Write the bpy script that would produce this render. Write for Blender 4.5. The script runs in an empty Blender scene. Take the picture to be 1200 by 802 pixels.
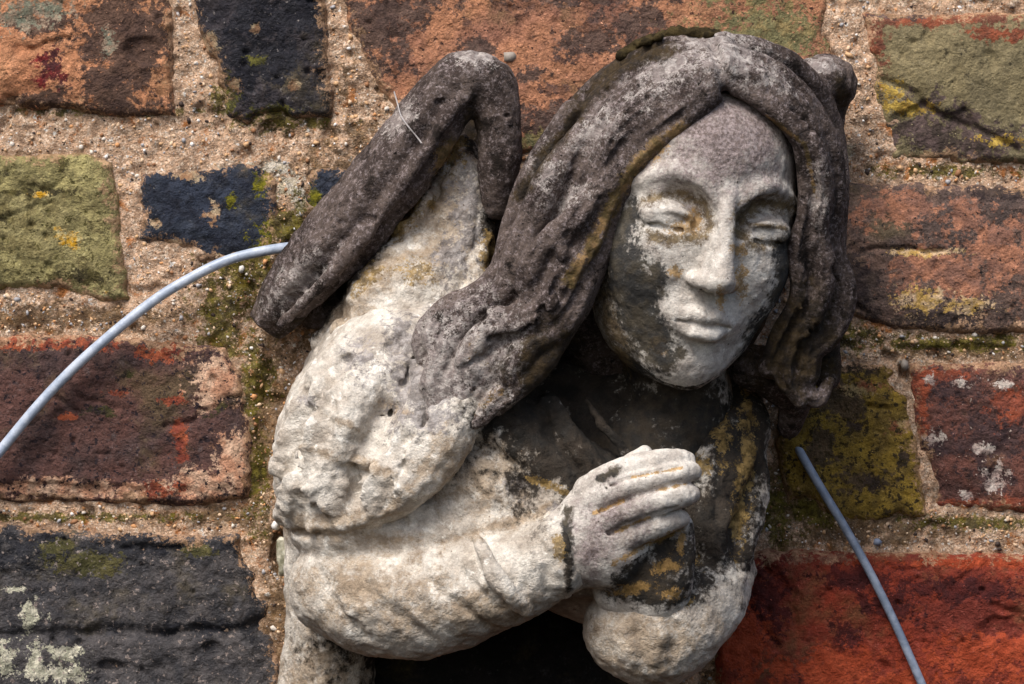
import bpy, math, random
import numpy as np
import openvdb as vdb

# ------------------------------------------------------------------ units
S = 0.00035            # one design unit (about a pixel of the wall) in metres
D = 6000.0             # camera distance from the wall in design units
C = bpy.context.scene.collection
scene = bpy.context.scene
rad = math.radians

# ------------------------------------------------------------------ camera
cam = bpy.data.objects.new('camera', bpy.data.cameras.new('camera'))
C.objects.link(cam)
cam.location = (0, -D * S, 0)
cam.rotation_euler = (rad(90), 0, 0)
cam.data.sensor_width = 36
cam.data.lens = 36 * D / 1200
cam.data.clip_start = 0.05
cam.data.clip_end = 100
scene.camera = cam

# ------------------------------------------------------------------ sky and sun (soft overcast light from the upper left)
SUN_EL, SUN_AZ = 52, -30           # azimuth measured from the camera side, negative = from the left
world = bpy.data.worlds.new('World')
scene.world = world
world.use_nodes = True
wn = world.node_tree
sky = wn.nodes.new('ShaderNodeTexSky')
sky.sky_type = 'NISHITA'
sky.sun_disc = False
sky.sun_elevation = rad(SUN_EL)
sky.sun_rotation = rad(180 - SUN_AZ)
sky.air_density = 1.0
sky.dust_density = 4.0
sky.ozone_density = 1.0
wn.links.new(sky.outputs['Color'], wn.nodes['Background'].inputs['Color'])
wn.nodes['Background'].inputs['Strength'].default_value = 0.07

sun = bpy.data.objects.new('sun', bpy.data.lights.new('sun', 'SUN'))
C.objects.link(sun)
sun.data.energy = 1.5
sun.data.angle = rad(26)
sun.data.color = (1.0, 0.965, 0.92)
_el, _az = rad(SUN_EL), rad(SUN_AZ)
# direction the light comes from
_from = np.array([math.sin(_az) * math.cos(_el), -math.cos(_az) * math.cos(_el), math.sin(_el)])
from mathutils import Vector
sun.rotation_euler = Vector(_from).to_track_quat('Z', 'Y').to_euler()

scene.view_settings.view_transform = 'Standard'
scene.view_settings.look = 'None'
scene.view_settings.exposure = 1.15
scene.view_settings.gamma = 1
scene.render.engine = 'CYCLES'
scene.cycles.max_bounces = 5

# ------------------------------------------------------------------ numeric helpers
rng = np.random.default_rng(7)
_T = rng.random((64, 64, 64)).astype(np.float32)


def vnoise(P, scale, seed=0):
    q = np.asarray(P, np.float32) / scale + seed * 17.37
    i = np.floor(q).astype(np.int32)
    f = q - i
    f = f * f * (3 - 2 * f)
    i0, i1 = i & 63, (i + 1) & 63
    x0, y0, z0 = i0[..., 0], i0[..., 1], i0[..., 2]
    x1, y1, z1 = i1[..., 0], i1[..., 1], i1[..., 2]
    fx, fy, fz = f[..., 0], f[..., 1], f[..., 2]
    a = _T[x0, y0, z0] * (1 - fx) + _T[x1, y0, z0] * fx
    b = _T[x0, y1, z0] * (1 - fx) + _T[x1, y1, z0] * fx
    c = _T[x0, y0, z1] * (1 - fx) + _T[x1, y0, z1] * fx
    d = _T[x0, y1, z1] * (1 - fx) + _T[x1, y1, z1] * fx
    return ((a * (1 - fy) + b * fy) * (1 - fz) + (c * (1 - fy) + d * fy) * fz) * 2 - 1


def fbm(P, scale, octaves=3, seed=0):
    s, a, t = 0, 1.0, 0
    for o in range(octaves):
        s = s + a * vnoise(P, scale / 2 ** o, seed + o * 3.1)
        t += a
        a *= 0.5
    return s / t


def sstep(a, b, x):
    t = np.clip((x - a) / (b - a), 0, 1)
    return t * t * (3 - 2 * t)


def W(u, v, d):
    """pixel-like design coordinates plus depth -> (X right, Z up, d towards viewer)"""
    k = (D - d) / D
    return ((u - 600) * k, (401 - v) * k, d)


def catmull(pts, step=7.0):
    P = np.array(pts, float)
    if len(P) == 2:
        n = max(2, int(np.linalg.norm(P[1, :3] - P[0, :3]) / step) + 1)
        t = np.linspace(0, 1, n)[:, None]
        return P[0] * (1 - t) + P[1] * t
    Q = np.vstack([2 * P[0] - P[1], P, 2 * P[-1] - P[-2]])
    out = []
    for i in range(1, len(Q) - 2):
        n = max(2, int(np.linalg.norm(Q[i + 1, :3] - Q[i, :3]) / step) + 1)
        t = np.linspace(0, 1, n, endpoint=False)[:, None]
        a, b, c, d = Q[i - 1], Q[i], Q[i + 1], Q[i + 2]
        out.append(0.5 * (2 * b + (c - a) * t + (2 * a - 5 * b + 4 * c - d) * t ** 2 + (3 * b - a - 3 * c + d) * t ** 3))
    out.append(P[-1:])
    return np.vstack(out)


def w4(*pts):
    return [(*W(u_, v_, d_), r_) for u_, v_, d_, r_ in pts]


class SDF:
    """a signed distance field on a grid: the clay the statue is carved from"""

    def __init__(s, lo, hi, h, band=16.0):
        s.h, s.band = h, band
        s.lo = np.array(lo, float)
        n = np.ceil((np.array(hi, float) - s.lo) / h).astype(int) + 1
        s.ax = [(s.lo[i] + h * np.arange(n[i])).astype(np.float32) for i in range(3)]
        s.F = np.full(n, band, np.float32)

    def box(s, lo, hi):
        sl = []
        for i in range(3):
            a = int(np.clip(np.floor((lo[i] - s.lo[i]) / s.h), 0, len(s.ax[i])))
            b = int(np.clip(np.ceil((hi[i] - s.lo[i]) / s.h) + 1, 0, len(s.ax[i])))
            if b <= a:
                return None
            sl.append(slice(a, b))
        return tuple(sl)

    def pts(s, sl):
        return (s.ax[0][sl[0]][:, None, None], s.ax[1][sl[1]][None, :, None], s.ax[2][sl[2]][None, None, :])

    def merge(s, sl, T, k, carve):
        A = s.F[sl]
        if carve:
            A, T = -A, T
        if k > 0:
            h = np.clip(0.5 + 0.5 * (T - A) / k, 0, 1)
            R = T + (A - T) * h - k * h * (1 - h)
        else:
            R = np.minimum(A, T)
        s.F[sl] = -R if carve else R

    def tube(s, pts, k=0.0, carve=False, flat=1.0, step=7.0, sq=None):
        P = catmull(pts, step).astype(np.float32)
        P[:, 3] = np.maximum(P[:, 3], 0.6)
        m = s.band + k
        lo = (P[:, :3] - P[:, 3:4] * max(1, flat)).min(0) - m
        hi = (P[:, :3] + P[:, 3:4] * max(1, flat)).max(0) + m
        sl = s.box(lo, hi)
        if sl is None:
            return
        T = np.full(s.F[sl].shape, 60.0, np.float32)
        off = [sl[i].start for i in range(3)]
        for a, b in zip(P[:-1], P[1:]):
            r = max(a[3], b[3]) * max(1, flat)
            l2 = s.box(np.minimum(a[:3], b[:3]) - r - m, np.maximum(a[:3], b[:3]) + r + m)
            if l2 is None:
                continue
            x, y, z = s.pts(l2)
            dx, dy, dz = x - a[0], y - a[1], (z - a[2]) / flat
            ax, ay, az = b[0] - a[0], b[1] - a[1], (b[2] - a[2]) / flat
            L = ax * ax + ay * ay + az * az + 1e-9
            t = np.clip((dx * ax + dy * ay + dz * az) / L, 0, 1)
            if sq is not None:               # squared section: corner turned by sq degrees
                il = 1 / math.sqrt(ax * ax + ay * ay + 1e-9)
                nx, ny = -ay * il, ax * il
                e0, e1 = dx * nx + dy * ny, dz - t * az
                cs, sn = math.cos(rad(sq)), math.sin(rad(sq))
                ea, eb = e0 * cs + e1 * sn, -e0 * sn + e1 * cs
                ec = (dx - t * ax) * ax * il + (dy - t * ay) * ay * il
                q = (np.abs(ea) ** 5 + np.abs(eb) ** 5 + np.abs(ec) ** 5) ** 0.2 - (a[3] + t * (b[3] - a[3])) * 0.86
            else:
              q = np.sqrt((dx - t * ax) ** 2 + (dy - t * ay) ** 2 + (dz - t * az) ** 2) - (a[3] + t * (b[3] - a[3]))
            q *= min(1, flat)
            l3 = tuple(slice(l2[i].start - off[i], l2[i].stop - off[i]) for i in range(3))
            l3 = tuple(slice(max(0, q0.start), q0.stop) for q0 in l3)
            T[l3] = np.minimum(T[l3], q[tuple(slice(-(q0.stop - q0.start), None) for q0 in l3)][tuple(slice(0, T[l3].shape[i]) for i in range(3))])
        s.merge(sl, T, k, carve)

    def ell(s, c, r, R=None, k=0.0, carve=False):
        c, r = np.array(c, float), np.array(r, float)
        m = r.max() + s.band + k if R is not None else r + s.band + k
        sl = s.box(c - m, c + m)
        if sl is None:
            return
        x, y, z = s.pts(sl)
        x, y, z = x - c[0], y - c[1], z - c[2]
        if R is not None:
            R = np.asarray(R, np.float32)
            x, y, z = (R[0, 0] * x + R[1, 0] * y + R[2, 0] * z, R[0, 1] * x + R[1, 1] * y + R[2, 1] * z,
                       R[0, 2] * x + R[1, 2] * y + R[2, 2] * z)
        k0 = np.sqrt((x / r[0]) ** 2 + (y / r[1]) ** 2 + (z / r[2]) ** 2)
        k1 = np.sqrt((x / r[0] ** 2) ** 2 + (y / r[1] ** 2) ** 2 + (z / r[2] ** 2) ** 2) + 1e-6
        s.merge(sl, (k0 * (k0 - 1) / k1).astype(np.float32), k, carve)

    def surf(s, u, v):
        """depth of the front surface seen at design point u, v (None where there is none)"""
        d = 200.0
        for _ in range(3):
            X, Z, _d = W(u, v, d)
            i, j = int(round((X - s.lo[0]) / s.h)), int(round((Z - s.lo[1]) / s.h))
            if not (0 <= i < len(s.ax[0]) and 0 <= j < len(s.ax[1])):
                return None
            k = np.nonzero(s.F[i, j] < 0)[0]
            if not len(k):
                return None
            d = float(s.ax[2][k[-1]])
        return d

    def rough(s, layers):
        idx = np.nonzero(np.abs(s.F) < s.band * 0.75)
        P = np.stack([s.ax[i][idx[i]] for i in range(3)], -1)
        add = 0
        for sc, amp, seed in layers:
            add = add + amp * fbm(P, sc, 3, seed)
        s.F[idx] += add

    def mesh(s):
        F = s.F
        for i in range(3):                       # close the shell at the grid border
            a = [slice(None)] * 3
            for e in (0, -1):
                a[i] = e
                F[tuple(a)] = s.band
        g = vdb.FloatGrid(s.band)
        g.copyFromArray(F)
        p, q = g.convertToQuads(0.0)
        return np.asarray(p, np.float64) * s.h + s.lo, np.asarray(q)


def to_uvd(P):
    k = D / (D - P[:, 2])
    return np.stack([P[:, 0] * k + 600, 401 - P[:, 1] * k, P[:, 2]], -1)


def link_mesh(name, V, Q, mat, parent=None, origin=(0, 0, 0), attrs=None, flip=False):
    """V in (X, Z, d) design units; Q quads or a list of (n, k) index arrays"""
    me = bpy.data.meshes.new(name)
    co = np.stack([V[:, 0] * S - origin[0], -V[:, 2] * S - origin[1], V[:, 1] * S - origin[2]], -1).astype(np.float32)
    Q = np.asarray(Q)
    if flip:
        Q = Q[:, ::-1]
    n, k = Q.shape
    me.vertices.add(len(co))
    me.vertices.foreach_set('co', co.ravel())
    me.loops.add(n * k)
    me.loops.foreach_set('vertex_index', np.ascontiguousarray(Q, np.int32).ravel())
    me.polygons.add(n)
    me.polygons.foreach_set('loop_start', np.arange(0, n * k, k, dtype=np.int32))
    me.update(calc_edges=True)
    for an, val in (attrs or {}).items():
        a = me.attributes.new(an, 'FLOAT', 'POINT')
        a.data.foreach_set('value', np.ascontiguousarray(val, np.float32))
    me.materials.append(mat)
    o = bpy.data.objects.new(name, me)
    C.objects.link(o)
    if parent:
        o.parent = parent
    else:
        o.location = origin
    return o


def tag(o, label=None, cat=None, group=None, kind=None):
    for k, v in (('label', label), ('category', cat), ('group', group), ('kind', kind)):
        if v:
            o[k] = v
    return o


def empty(name, loc):
    o = bpy.data.objects.new(name, None)
    o.empty_display_size = 0.02
    o.location = loc
    C.objects.link(o)
    return o


# mask painting: where a stain or painted shade lies (0.5 = its edge, broken up later by noise)
def blobs(u, v, lst):
    m = np.zeros(len(u), np.float32)
    for b in lst:
        cu, cv, ru, rv = b[:4]
        ang = rad(b[4]) if len(b) > 4 else 0
        du, dv = u - cu, v - cv
        x = (du * math.cos(ang) + dv * math.sin(ang)) / ru
        y = (-du * math.sin(ang) + dv * math.cos(ang)) / rv
        m = np.maximum(m, 0.86 - 0.4 * np.sqrt(x * x + y * y))
    return m


def polydist(u, v, pts):
    best = np.full(len(u), 1e9, np.float32)
    for (x0, y0), (x1, y1) in zip(pts[:-1], pts[1:]):
        dx, dy = x1 - x0, y1 - y0
        t = np.clip(((u - x0) * dx + (v - y0) * dy) / (dx * dx + dy * dy + 1e-9), 0, 1)
        best = np.minimum(best, np.hypot(u - x0 - t * dx, v - y0 - t * dy))
    return best


def strokes(u, v, lst):
    m = np.zeros(len(u), np.float32)
    for pts, w in lst:
        m = np.maximum(m, 0.74 - 0.3 * polydist(u, v, pts) / w)
    return m


def polysd(u, v, pts):
    """signed distance to a closed polygon, negative inside"""
    pts = list(pts)
    d = polydist(u, v, pts + pts[:1])
    ins = np.zeros(len(u), bool)
    for (x0, y0), (x1, y1) in zip(pts, pts[1:] + pts[:1]):
        c = (y0 > v) != (y1 > v)
        xi = (x1 - x0) * (v - y0) / (y1 - y0 + 1e-9) + x0
        ins ^= c & (u < xi)
    return np.where(ins, -d, d)


# ------------------------------------------------------------------ materials
def rgb(r, g, b, k=1.0):
    f = lambda c: ((c / 255 / 12.92) if c / 255 <= 0.04045 else ((c / 255 + 0.055) / 1.055) ** 2.4) * k
    return (f(r), f(g), f(b), 1)


class Mat:
    def __init__(s, name, rough=0.9, spec=0.25):
        s.m = bpy.data.materials.new(name)
        s.m.use_nodes = True
        s.nt = s.m.node_tree
        s.bsdf = s.nt.nodes['Principled BSDF']
        s.bsdf.inputs['Roughness'].default_value = rough
        s.bsdf.inputs['Specular IOR Level'].default_value = spec
        tc = s.node('ShaderNodeTexCoord')
        mp = s.node('ShaderNodeMapping')
        mp.inputs['Scale'].default_value = (1 / S, 1 / S, 1 / S)
        s.link(tc.outputs['Object'], mp.inputs['Vector'])
        s.co = mp.outputs['Vector']
        s.k = 0

    def node(s, t):
        return s.nt.nodes.new(t)

    def link(s, a, b):
        s.nt.links.new(a, b)

    def noise(s, size, detail=4, rough=0.6, dist=0.0, stretch=None):
        n = s.node('ShaderNodeTexNoise')
        n.noise_dimensions = '4D'
        s.k += 1
        n.inputs['W'].default_value = s.k * 3.7
        n.inputs['Scale'].default_value = 1.0 / size
        n.inputs['Detail'].default_value = detail
        n.inputs['Roughness'].default_value = rough
        n.inputs['Distortion'].default_value = dist
        if stretch:
            mp = s.node('ShaderNodeMapping')
            mp.inputs['Scale'].default_value = stretch
            s.link(s.co, mp.inputs['Vector'])
            s.link(mp.outputs['Vector'], n.inputs['Vector'])
        else:
            s.link(s.co, n.inputs['Vector'])
        return n.outputs['Fac']

    def voronoi(s, size, feature='F1'):
        n = s.node('ShaderNodeTexVoronoi')
        n.feature = feature
        n.inputs['Scale'].default_value = 1.0 / size
        s.link(s.co, n.inputs['Vector'])
        return n

    def ramp(s, x, a, b, lo=0.0, hi=1.0):
        n = s.node('ShaderNodeMapRange')
        n.interpolation_type = 'SMOOTHSTEP'
        for i, v in zip(('From Min', 'From Max', 'To Min', 'To Max'), (a, b, lo, hi)):
            n.inputs[i].default_value = v
        s.link(x, n.inputs['Value'])
        return n.outputs['Result']

    def math(s, op, a, b=None):
        n = s.node('ShaderNodeMath')
        n.operation = op
        for i, x in enumerate((a, b)):
            if x is None:
                continue
            if isinstance(x, (int, float)):
                n.inputs[i].default_value = x
            else:
                s.link(x, n.inputs[i])
        return n.outputs[0]

    def attr(s, name):
        n = s.node('ShaderNodeAttribute')
        n.attribute_name = name
        return n.outputs['Fac']

    def mix(s, f, a, b, mode='MIX'):
        n = s.node('ShaderNodeMix')
        n.data_type = 'RGBA'
        n.blend_type = mode
        for inp, x in ((n.inputs[0], f), (n.inputs[6], a), (n.inputs[7], b)):
            if isinstance(x, (int, float, tuple)):
                inp.default_value = x
            else:
                s.link(x, inp)
        return n.outputs[2]

    def two(s, c1, c2, size, lo=0.4, hi=0.6, **kw):
        return s.mix(s.ramp(s.noise(size, **kw), lo, hi), c1, c2)

    def layer(s, base, color, mask, size=22, amp=0.8, soft=0.08, op=1.0):
        """lay a stain or painted shade over base where mask (attribute name or socket) plus noise passes one half"""
        mk = s.attr(mask) if isinstance(mask, str) else mask
        n = s.math('MULTIPLY', s.math('SUBTRACT', s.noise(size, 8, 0.7), 0.5), amp * 2)
        n2 = s.math('MULTIPLY', s.math('SUBTRACT', s.noise(size * 0.22, 4, 0.7), 0.5), amp * 1.1)
        f = s.ramp(s.math('ADD', s.math('ADD', mk, n), n2), 0.5 - soft, 0.5 + soft)
        f = s.math('MULTIPLY', f, s.ramp(mk, 0.02, 0.25, 0.0, op))     # nothing outside the painted reach
        return s.mix(f, base, color)

    def spots(s, base, color, size, thr, soft=0.04, detail=3, rough=0.6):
        return s.mix(s.ramp(s.noise(size, detail, rough), thr, thr + soft), base, color)

    def saturate(s, c, k, v=1.0):
        n = s.node('ShaderNodeHueSaturation')
        n.inputs['Saturation'].default_value = k
        n.inputs['Value'].default_value = v
        s.link(c, n.inputs['Color'])
        return n.outputs['Color']

    def finish(s, color, bumps, contrast=0.35):
        """bumps: list of (size in units, height in units); adds fine grain to the colour too"""
        g = s.noise(2.2, 3, 0.75)
        g2 = s.noise(9, 5, 0.7)
        val = s.math('ADD', s.math('MULTIPLY', s.ramp(g, 0.3, 0.7), contrast), s.math('MULTIPLY', s.ramp(g2, 0.3, 0.7), contrast))
        val = s.math('ADD', val, 1 - contrast)
        n = s.node('ShaderNodeVectorMath')
        n.operation = 'SCALE'
        s.link(color, n.inputs[0])
        s.link(val, n.inputs['Scale'])
        s.link(n.outputs[0], s.bsdf.inputs['Base Color'])
        h = None
        for size, amp in bumps:
            t = s.math('MULTIPLY', s.noise(size, 5, 0.65), amp)
            h = t if h is None else s.math('ADD', h, t)
        b = s.node('ShaderNodeBump')
        b.inputs['Strength'].default_value = 1.0
        b.inputs['Distance'].default_value = S
        s.link(h, b.inputs['Height'])
        s.link(b.outputs['Normal'], s.bsdf.inputs['Normal'])
        return s.m


SOOT = rgb(30, 26, 22)
OCHRE = rgb(176, 130, 62)
LILAC = rgb(168, 158, 160)


def mat_dark_stone(name):            # hair and wing rims: mauve brown weathered stone
    m = Mat(name)
    c = m.two(rgb(58, 48, 44), rgb(94, 82, 76), 60, detail=8)
    c = m.mix(m.ramp(m.noise(5, 5, 0.8), 0.48, 0.66), c, rgb(140, 128, 127))
    c = m.spots(c, rgb(36, 29, 25), 34, 0.54, 0.08, 8, 0.75)
    c = m.spots(c, rgb(30, 24, 20), 5, 0.62, 0.05, 3, 0.6)
    c = m.layer(c, m.two(rgb(150, 120, 78), rgb(96, 80, 46), 14), 'm1', 14, 0.8, 0.16, 0.85)
    c = m.layer(c, m.two(rgb(182, 174, 168), rgb(134, 124, 120), 9), 'm0', 9, 1.3, 0.16, 0.85)
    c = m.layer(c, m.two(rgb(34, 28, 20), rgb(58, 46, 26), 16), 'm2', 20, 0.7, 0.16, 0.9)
    return m.finish(c, [(26, 5), (8, 3.4), (3, 1.9)], 0.42)


def mat_skin(name):                  # face, neck and hands: old white paint over stone, with grime and painted shade
    m = Mat(name)
    c = m.two(rgb(214, 208, 199), rgb(174, 165, 156), 22, 0.36, 0.64, detail=8)
    c = m.spots(c, rgb(222, 217, 208), 12, 0.56, 0.1, 6, 0.7)
    c = m.layer(c, m.mix(m.ramp(m.noise(4, 4, 0.8), 0.38, 0.66), rgb(98, 84, 80), rgb(166, 151, 150)), 'm1', 20, 0.55, 0.25, 0.95)
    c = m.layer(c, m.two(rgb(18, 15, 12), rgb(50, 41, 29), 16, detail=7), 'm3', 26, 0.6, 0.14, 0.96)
    c = m.layer(c, m.two(rgb(186, 148, 92), rgb(140, 110, 62), 10), 'm2', 8, 1.1, 0.16, 0.85)
    c = m.layer(c, m.two(rgb(84, 68, 46), rgb(122, 104, 74), 10, detail=7), 'm4', 9, 0.8, 0.22, 0.92)
    c = m.layer(c, m.two(rgb(36, 37, 38), rgb(70, 63, 50), 22, detail=7), 'm0', 24, 0.62, 0.12, 0.94)
    c = m.spots(c, rgb(66, 58, 52), 7, 0.63, 0.06, 5, 0.7)
    return m.finish(c, [(18, 2.2), (6, 2.0), (2.6, 1.3)], 0.28)


def mat_robe(name):
    m = Mat(name)
    c = m.two(rgb(214, 207, 196), rgb(174, 163, 150), 34, 0.36, 0.64, detail=8)
    c = m.spots(c, rgb(150, 134, 116), 40, 0.56, 0.16, 8, 0.75)
    c = m.spots(c, rgb(228, 222, 212), 18, 0.57, 0.07, 6)
    c = m.layer(c, m.two(rgb(134, 114, 90), rgb(170, 150, 126), 18, detail=6), 'm1', 22, 1.1, 0.3, 0.78)
    c = m.layer(c, m.two(rgb(116, 110, 108), rgb(160, 154, 152), 12), 'm2', 14, 1.2, 0.16, 0.85)
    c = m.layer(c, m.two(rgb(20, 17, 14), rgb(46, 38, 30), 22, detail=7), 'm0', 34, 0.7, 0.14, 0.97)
    c = m.layer(c, m.two(rgb(164, 136, 84), rgb(104, 84, 46), 10), 'm3', 12, 1.3, 0.12, 0.85)
    c = m.spots(c, rgb(92, 76, 60), 6, 0.65, 0.05, 5, 0.7)
    return m.finish(c, [(24, 5), (9, 3.8), (3.2, 2.2)], 0.32)


def mat_mortar(name):
    m = Mat(name, 0.95, 0.15)
    c = m.two(rgb(212, 176, 146), rgb(182, 150, 124), 40, detail=8)
    c = m.mix(m.ramp(m.noise(5, 4, 0.8), 0.5, 0.60), c, rgb(232, 208, 184))
    c = m.spots(c, rgb(176, 116, 70), 26, 0.56, 0.1, 6, 0.7)
    c = m.spots(c, rgb(90, 66, 46), 12, 0.62, 0.06, 5, 0.7)
    c = m.spots(c, rgb(236, 228, 218), 7, 0.66, 0.03, 2, 0.5)
    c = m.mix(m.ramp(m.noise(6, 4, 0.8), 0.59, 0.68), c, rgb(110, 80, 56))
    c = m.layer(c, m.two(rgb(122, 96, 64), rgb(80, 62, 42), 16), 'm1', 26, 1.0, 0.16, 0.8)
    c = m.layer(c, m.two(rgb(212, 202, 186), rgb(190, 176, 150), 12), 'm2', 16, 1.0)
    c = m.layer(c, m.two(rgb(62, 58, 18), rgb(112, 104, 36), 9), 'm0', 14, 1.1, 0.14, 0.88)
    return m.finish(c, [(14, 6), (5, 6), (2.4, 4)], 0.62)


def mat_brick(name, c1, c2, sz, a, b, c3=None, grit=None, gthr=0.62, bump=1.15, contrast=0.52):
    """c1/c2 body colours, a/b stain colours painted by m0/m1, c3 by m2, grit = scattered flecks"""
    m = Mat(name, 0.85, 0.3)
    c = m.two(c1, c2, sz, 0.36, 0.64, detail=8)
    lite = tuple(min(0.8, x * 1.25 + 0.05) for x in c1[:3]) + (1,)
    dark = tuple(x * 0.35 for x in c2[:3]) + (1,)
    c = m.mix(m.ramp(m.noise(11, 6, 0.75), 0.54, 0.70, 0, 0.75), c, lite)
    c = m.mix(m.ramp(m.noise(90, 5, 0.7), 0.52, 0.68, 0, 0.45), c, rgb(104, 92, 62))
    c = m.spots(c, dark, 18, 0.57, 0.07, 8, 0.75)
    c = m.layer(c, m.two(a[0], a[1], 20, detail=6), 'm0', 28, 1.1, 0.09, 0.95)
    c = m.layer(c, m.two(b[0], b[1], 16, detail=6), 'm1', 20, 1.1, 0.09, 0.95)
    if c3:
        c = m.layer(c, m.two(c3[0], c3[1], 12), 'm2', 14, 1.2, 0.08, 0.95)
    if grit:
        c = m.spots(c, grit, 6, gthr - 0.03, 0.04, 4, 0.65)
    c = m.spots(c, lite, 4.5, 0.67, 0.04, 3, 0.6)
    c = m.layer(c, m.two(rgb(196, 160, 130), rgb(146, 116, 88), 8, detail=6), 'me', 14, 1.3, 0.10, 0.75)
    c = m.saturate(c, 1.05, 1.05)
    return m.finish(c, [(30, 7 * bump), (10, 6.5 * bump), (3.6, 4.0 * bump)], contrast)


def mat_plain(name, col, rough=0.5, spec=0.4, bump=0.6, c2=None):
    m = Mat(name, rough, spec)
    c = m.two(col, c2 or tuple(x * 0.8 for x in col[:3]) + (1,), 18)
    c = m.spots(c, tuple(x * 0.45 for x in col[:3]) + (1,), 9, 0.60, 0.1, 6, 0.75)
    return m.finish(c, [(6, bump)], 0.12)


# ------------------------------------------------------------------ the wall
ORI = (0, 0, 0)
wall = empty('brick_wall', ORI)
tag(wall, 'old weathered wall of mixed red, black and yellow bricks in gritty mortar', 'wall')


def fan(n_u, n_v, keep):
    """quads of a regular grid whose four corners are kept"""
    i = np.arange(n_u * n_v).reshape(n_v, n_u)
    q = np.stack([i[:-1, :-1], i[1:, :-1], i[1:, 1:], i[:-1, 1:]], -1).reshape(-1, 4)
    return q[keep[q].all(1)]


def compact(V, Q, attrs):
    used = np.unique(Q)
    re = np.zeros(len(V), int)
    re[used] = np.arange(len(used))
    return V[used], re[Q], {k: a[used] for k, a in attrs.items()}


BRICK_POLYS = []
NO = []


def brick(label, poly, top, mat, m0=NO, m1=NO, m2=NO, cracks=NO, chips=NO, step=2.5, seed=1, ragged=1.0, lumps=1.0):
    poly = np.array(poly, float)
    BRICK_POLYS.append(poly)
    lo, hi = poly.min(0) - 14, poly.max(0) + 14
    us, vs = np.arange(lo[0], hi[0], step), np.arange(lo[1], hi[1], step)
    U, Vv = np.meshgrid(us, vs)
    u, v = U.ravel(), Vv.ravel()
    P = np.stack([u, v, np.full_like(u, seed * 91.3)], -1)
    sd = polysd(u, v, [tuple(p) for p in poly])
    sd = sd + ragged * (3.6 * fbm(P, 40, 3, seed) + 2.2 * fbm(P, 9, 2, seed + 5)) + 9 * sstep(0.25, 0.6, fbm(P, 46, 2, seed + 51))
    top = top * 1.15
    h = top * sstep(7, -8, sd) + (-26) * sstep(0, 9, sd)
    h = h - 4 * sstep(-30, 0, sd)                       # worn arrises
    h = h + lumps * (5 * fbm(P, 90, 3, seed + 9) + 3.2 * fbm(P, 22, 3, seed + 11) + 1.6 * fbm(P, 7, 2, seed + 13))
    pit = fbm(P, 15, 2, seed + 21)
    h = h - lumps * 5 * sstep(0.5, 0.7, pit)
    for pts, w, dep in cracks:
        n = fbm(P, 14, 2, seed + 31)
        h = h - 0.62 * dep * np.exp(-((polydist(u + 6 * n, v + 6 * n, pts) / w) ** 2))
    for b in chips:                                     # (u, v, ru, rv, depth)
        m = blobs(u, v, [b[:4]]) + 0.25 * fbm(P, 24, 3, seed + 41)
        h = h - b[4] * sstep(0.44, 0.56, m)
    h = np.maximum(h, -26)
    V = np.stack([u - 600, 401 - v, h], -1)
    Q = fan(len(us), len(vs), sd < 10)
    at = {'m0': blobs(u, v, m0), 'm1': blobs(u, v, m1), 'm2': blobs(u, v, m2),
          'me': 0.54 + 0.028 * np.clip(sd, -30, 10) + 0.5 * np.clip(fbm(P, 60, 3, seed + 61), -0.2, 0.5)}
    V, Q, at = compact(V, Q, at)
    o = link_mesh('brick', V, Q, mat, wall, ORI, at)
    if label:
        o['label'] = label
    return o


# palettes
terracotta = mat_brick('terracotta_brick', rgb(200, 146, 112), rgb(172, 120, 90), 60, (rgb(64, 50, 46), rgb(92, 72, 62)), (rgb(120, 40, 44), rgb(60, 26, 34)), (rgb(120, 124, 108), rgb(150, 130, 112)), rgb(52, 40, 38), 0.68)
navy = mat_brick('blue_black_brick', rgb(44, 42, 48), rgb(66, 60, 62), 30, (rgb(24, 24, 32), rgb(40, 40, 46)), (rgb(168, 150, 122), rgb(120, 92, 70)), (rgb(110, 106, 52), rgb(66, 64, 30)), rgb(118, 112, 110), 0.66, 1.2)
orange = mat_brick('orange_brick', rgb(184, 132, 102), rgb(138, 98, 82), 60, (rgb(70, 56, 52), rgb(96, 78, 70)), (rgb(84, 66, 62), rgb(126, 90, 72)), (rgb(136, 122, 84), rgb(112, 110, 78)), rgb(70, 48, 42), 0.64)
olive = mat_brick('olive_brick', rgb(136, 124, 94), rgb(108, 99, 76), 60, (rgb(140, 78, 58), rgb(108, 66, 54)), (rgb(96, 80, 78), rgb(62, 52, 48)), (rgb(186, 158, 84), rgb(150, 122, 60)), rgb(76, 66, 44), 0.68, 0.9, 0.4)
mauve = mat_brick('mauve_brick', rgb(110, 88, 78), rgb(82, 70, 66), 60, (rgb(170, 120, 96), rgb(134, 98, 84)), (rgb(52, 42, 42), rgb(70, 58, 52)), (rgb(198, 172, 142), rgb(182, 150, 90)), rgb(44, 38, 38), 0.64, 0.8)
lichen = mat_brick('yellow_green_brick', rgb(160, 150, 104), rgb(122, 114, 78), 30, (rgb(112, 102, 68), rgb(150, 140, 100)), (rgb(56, 50, 32), rgb(86, 78, 44)), (rgb(196, 190, 150), rgb(198, 150, 52)), rgb(84, 78, 44), 0.62)
blueb = mat_brick('deep_blue_brick', rgb(36, 40, 52), rgb(54, 60, 72), 24, (rgb(26, 28, 38), rgb(50, 56, 70)), (rgb(184, 164, 136), rgb(150, 116, 88)), (rgb(126, 120, 36), rgb(82, 80, 24)), rgb(120, 116, 108), 0.70)
plum = mat_brick('plum_brick', rgb(72, 56, 54), rgb(94, 66, 60), 50, (rgb(204, 172, 148), rgb(188, 142, 116)), (rgb(164, 92, 66), rgb(122, 62, 50)), (rgb(58, 56, 28), rgb(36, 28, 26)), rgb(42, 32, 36), 0.60)
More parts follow.
